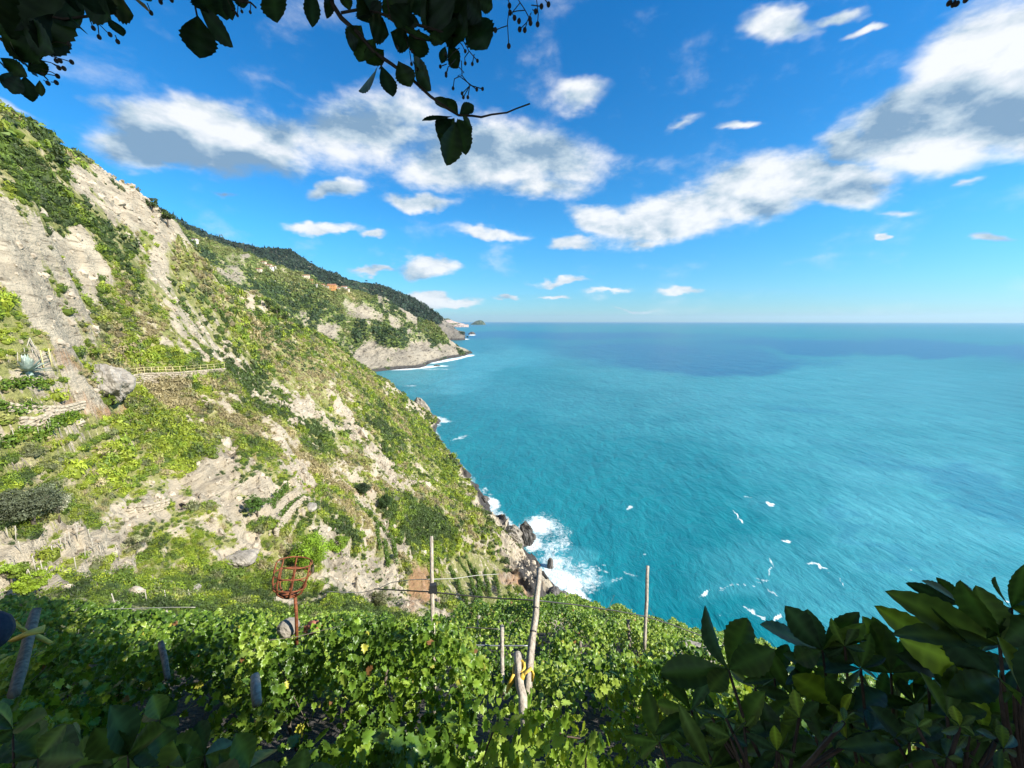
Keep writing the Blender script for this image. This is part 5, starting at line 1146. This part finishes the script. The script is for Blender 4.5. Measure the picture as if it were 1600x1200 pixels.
# ---- big shaded creeper leaves, lower right
DK = [(.045, .088, .020), (.070, .122, .024), (.10, .155, .028), (.045, .09, .04), (.24, .31, .03)]  # last entry: leaves coloured brighter as if sunlit
def rosette(F_, mb, px, py, D, tips, W, g, root, lit=None):
    global sd
    c_ = P(px, py, D)
    for i, (tx, ty, w_) in enumerate(tips):
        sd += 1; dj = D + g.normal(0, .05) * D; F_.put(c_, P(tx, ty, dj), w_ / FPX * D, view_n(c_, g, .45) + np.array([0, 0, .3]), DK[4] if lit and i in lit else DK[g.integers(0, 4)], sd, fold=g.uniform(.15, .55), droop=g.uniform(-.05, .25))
    if root: mid_ = P((px + root[0]) / 2 - 8, (py + root[1]) / 2, D); mb.tube([c_, mid_, P(*root, D * 1.03)], [.0026, .0032, .004], 6)
def auto(F_, mb, px, py, D, L_, g, root, n=5, up=-90, spread=200, lit=None, W=.32):
    tips = []
    for i in range(n):
        a = R(up + (i - (n - 1) / 2) * spread / (n - 1) + g.normal(0, 9)); l = L_ * (1 - .28 * abs(i - (n - 1) / 2) / ((n - 1) / 2)) * g.uniform(.85, 1.15); tips.append((px + math.cos(a) * l, py + math.sin(a) * l, l * W * g.uniform(.85, 1.2)))
    rosette(F_, mb, px, py, D, tips, None, g, root, lit)
g = G(77)
t = empty('creeper_shoot', P(1250, 1260, .8), 'creeper shoot with a fan of folded leaves, leftmost above the sea edge', 'creeper'); F_ = Fol(); mb = MB()
rosette(F_, mb, 1138, 1046, .75, [(1083,946,44),(1168,966,42),(1032,1052,44),(1198,1022,40),(1110,1075,30)], 1, g, (1215,1240))
auto(F_, mb, 1080, 1110, .85, 74, g, (1150,1260), 5, -110, 220); auto(F_, mb, 1030, 1160, .9, 66, g, (1090,1280), 5, -110, 220); auto(F_, mb, 1150, 1150, .8, 84, g, (1200,1270), 6, -90, 240)
auto(F_, mb, 1110, 1200, .75, 90, g, (1150,1290), 6, -90, 200); auto(F_, mb, 1180, 1075, .95, 60, g, (1230,1250), 4, -60, 160)
F_.build('foliage', M['creeper'], t); mb.build('stem', M['stem'], t)
t = empty('creeper_shoot', P(1350, 1260, .85), 'middle creeper shoot with a crowded row of dark leaves', 'creeper'); F_ = Fol(); mb = MB()
rosette(F_, mb, 1285, 1016, .85, [(1190,972,38),(1228,948,40),(1262,950,30),(1338,958,26),(1352,976,30),(1240,1030,34),(1330,1030,34)], 1, g, (1330,1240))
rosette(F_, mb, 1392, 1052, .9, [(1345,962,44),(1368,966,36),(1330,1010,36),(1440,1010,38),(1420,1090,36)], 1, g, (1420,1250))
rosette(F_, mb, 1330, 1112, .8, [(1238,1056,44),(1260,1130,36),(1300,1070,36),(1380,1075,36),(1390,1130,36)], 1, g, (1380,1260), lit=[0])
for (px, py, L_) in [(1210,1060,56),(1265,1040,52),(1345,1045,58),(1320,1010,44),(1370,1100,64),(1240,1090,76),(1290,1170,92),(1370,1160,88),(1250,1230,96),(1340,1230,90),(1215,1170,80),(1430,1130,86),(1300,1080,66)]: auto(F_, mb, px, py, g.uniform(.75, .95), L_, g, (px + 40, 1300), 6, -95, 250)
F_.build('foliage', M['creeper'], t); mb.build('stem', M['stem'], t)
t = empty('creeper_shoot', P(1580, 1260, .7), 'tall creeper shoot with curled leaves against the sea at the right edge', 'creeper'); F_ = Fol(); mb = MB()
rosette(F_, mb, 1562, 1008, .72, [(1406,930,46),(1440,966,34),(1530,918,44),(1500,905,36),(1620,965,50),(1640,1030,46)], 1, g, (1600,1240))
rosette(F_, mb, 1502, 945, .85, [(1450,905,18),(1422,912,20),(1468,902,18),(1440,925,20),(1508,910,22),(1525,935,24)], 1, g, (1555,1010))
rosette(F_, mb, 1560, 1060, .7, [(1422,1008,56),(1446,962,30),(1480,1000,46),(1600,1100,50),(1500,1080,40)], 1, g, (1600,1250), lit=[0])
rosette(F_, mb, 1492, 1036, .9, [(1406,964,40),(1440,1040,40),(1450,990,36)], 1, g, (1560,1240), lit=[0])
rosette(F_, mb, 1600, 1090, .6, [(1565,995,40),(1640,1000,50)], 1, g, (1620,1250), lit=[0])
for (px, py, L_) in [(1530,1020,60),(1450,1050,60),(1580,950,64),(1590,1040,70),(1430,1100,64),(1500,1090,66),(1470,1190,96),(1550,1160,100),(1400,1220,90),(1520,1240,100),(1600,1200,100),(1600,1120,90),(1480,1120,84),(1640,1060,90),(1420,1160,80),(1450,1240,90)]: auto(F_, mb, px, py, g.uniform(.65, .9), L_, g, (px + 30, 1320), 6, -100, 250, lit=[1] if px == 1470 else None)
F_.build('foliage', M['creeper'], t); mb.build('stem', M['stem'], t)
t = empty('creeper_shoot', P(150, 1290, 1.3), 'row of wide shaded creeper leaves along the bottom left', 'creeper'); F_ = Fol(); mb = MB()
for (px, py, L_) in [(60,1185,70),(130,1190,74),(200,1180,70),(262,1195,66),(320,1180,60),(390,1200,64),(20,1140,50),(250,1125,44),(100,1225,90),(180,1230,90),(300,1230,90),(470,1225,60)]: auto(F_, mb, px, py, 1.3 * g.uniform(.9, 1.15), L_, g, (px + 20, 1300), 5, -100, 230, W=.62)
F_.build('foliage', M['creeper'], t); mb.build('stem', M['stem'], t)
for nm_, cx_, cy_, sx_, sy_, k_n in (('small low creeper sprig with young leaves at the bottom right corner', 1500, 1130, 90, 60, 16), ('small creeper sprig with young leaves between the fan and the crowded leaves', 1215, 1110, 90, 55, 14)):
    t = empty('creeper_sprig', P(cx_, 1270, .8), nm_, 'creeper'); F_ = Fol(); mb = MB()
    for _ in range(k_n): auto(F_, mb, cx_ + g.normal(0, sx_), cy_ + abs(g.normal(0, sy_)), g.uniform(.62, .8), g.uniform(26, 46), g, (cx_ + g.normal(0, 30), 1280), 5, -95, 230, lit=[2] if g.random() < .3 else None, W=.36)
    F_.build('foliage', M['creeper'], t); mb.build('stem', M['stem'], t)
# bright vine shoot catching the sun at the bottom centre
g = G(91)
for (lab, spots, seed) in (('brightest vine shoot catching the sun under the strapped post', [(780,1120),(768,1140),(800,1135),(762,1165),(790,1170),(820,1120),(755,1190),(808,1172),(838,1125),(775,1195)], 1), ('drooping vine shoot right of the strapped post foot', [(858,1130),(872,1120),(850,1160),(880,1150),(862,1185),(895,1170),(915,1155),(855,1200),(930,1140)], 2)):
    t = empty('vine_shoot', P(spots[0][0], 1235, 2.3), lab, 'vine shoot'); pos_ = []; dd = []; nn = []
    for (px, py) in spots:
        for k in range(4):
            p_ = P(px + g.normal(0, 7), py + g.normal(0, 7), 2.45 + g.normal(0, .12)); pos_.append(p_); dd.append([g.normal(0, .4), g.normal(-.2, .4), -1]); nn.append([.5 + g.normal(0, .35), -.5 + g.normal(0, .35), .7])
    n_ = len(pos_); leaves_mesh('foliage', np.array(pos_), np.array(dd), np.array(nn), g.uniform(.09, .14, n_), VP[np.where(g.random(n_) < .5, 2, 3)] * g.uniform(.85, 1.15, (n_, 1)), [kg], M['vine'], t, g, .2)
    mb = MB(); mb.tube([P(px, py, 2.5) for px, py in (spots[0], spots[3], spots[6])] + [P(spots[6][0], 1260, 2.5)], .006, 6); mb.build('stem', M['stem'], t)

# ---------------------------------------------------------------- unseen tree overhead and thicket beside the viewer, added to cast shade
g = G(95)
t = empty('added_shade_tree', (2.2, -3.2, CAMZ - 1.6), 'unseen tree added over the viewpoint, crown shaped to shade the lower left', 'tree')
mb = MB(); b_ = np.array([2.2, -3.2, CAMZ - 2.4]); mb.tube([b_, b_ + [.1, .1, 2], b_ + [-.2, .4, 4], b_ + [-.5, .9, 5.6]], [.22, .18, .15, .10], 12, .15)
for i, e in enumerate([(-4.5, 1.5, 4.2), (-1.5, 2.3, 4.3), (1.5, 2.0, 4.1), (4.5, 0, 3.9), (-7, -1, 4.4), (5.5, -3, 3.8), (-3, -3, 4.5)]):
    e = np.array(e) + [0, 0, CAMZ]; s_ = b_ + [-.1, .2, 3.4 + .2 * (i % 3)]; mb.tube([s_, (s_ + e) / 2 + [0, 0, .5], e], [.09, .06, .02], 8, .15, i)
mb.build('trunk', M['trunk'], t)
poly = [(-12,5),(-2,4.8),(3.6,4.4),(5.6,2.2),(7.0,.9),(8.4,-.5),(10,-3),(10,-7),(-12,-7)]  # crown outline shaped so its shadow edge falls across the lower left vines
def inside(x, y):
    c = np.zeros(len(x), bool); j = len(poly) - 1
    for i in range(len(poly)):
        xi, yi = poly[i]; xj, yj = poly[j]; m_ = ((yi > y) != (yj > y)) & (x < (xj - xi) * (y - yi) / (yj - yi + 1e-12) + xi); c ^= m_; j = i
    return c
n = 42000; x = g.uniform(-12, 10.5, n); y = g.uniform(-7, 5, n); x2 = x + (fbm(x, y, 501, 3) - .5) * 1.6; y2 = y + (fbm(x, y, 502, 3) - .5) * 1.6
zz = 4.0 + g.normal(0, .35, n) + .12 * np.maximum(y, 0) ** 1.25 + .6 * (y > 3); k_ = inside(x2, y2) & (zz / np.maximum(y, .01) > .95); x, y, zz = x[k_], y[k_], zz[k_]; n = len(x)
nr = g.normal(size=(n, 3)) * .5 + np.array([0, 0, 1]); dr = g.normal(size=(n, 3)) * [1, 1, .5]
leaves_mesh('crown', np.c_[x, y, zz + CAMZ], dr, nr, g.uniform(.30, .42, n), np.array([(.05, .09, .02)]) * g.uniform(.7, 1.3, (n, 1)), [ks], M['creeper'], t, g)
t = empty('added_shade_thicket', (3, -1.6, CAMZ - 2), 'unseen creeper thicket added beside the viewpoint to shade the near right leaves', 'creeper')
n = 7000; x = g.uniform(1.6, 4.6, n); y = g.uniform(-3.4, -.25, n); zz = g.uniform(-1.8, 2.2, n)  # leaf block added out of view to keep sun off the near leaves
leaves_mesh('foliage', np.c_[x, y, zz + CAMZ], g.normal(size=(n, 3)), g.normal(size=(n, 3)), g.uniform(.16, .24, n), np.array([(.05, .09, .02)]) * g.uniform(.7, 1.3, (n, 1)), [ks], M['creeper'], t, g)
mb = MB()
for i in range(6): b_ = np.array([2.6 + .3 * i, -1.6 - .25 * i, CAMZ - 2.2]); mb.tube([b_, b_ + [.1, .1, 2], b_ + [-.1, .2, 3.8]], [.03, .025, .012], 7, .2, i)
mb.build('stem', M['trunk'], t)

# ---------------------------------------------------------------- air

air, nt, out = mat('sea_air')
pv = N(nt, 'ShaderNodeVolumePrincipled', inp={'Density': 1.7e-5, 'Anisotropy': .2}); pv.inputs['Color'].default_value = (.62, .84, 1.0, 1); L(nt, pv.outputs[0], out.inputs['Volume'])
mb = MB(); mb.box((0, 20000, -20), 96000, 66000, 760); hz = mb.build('haze', air, smooth=False); tag(hz, 'thin bluish sea air over the whole coast', 'haze', kind='stuff')
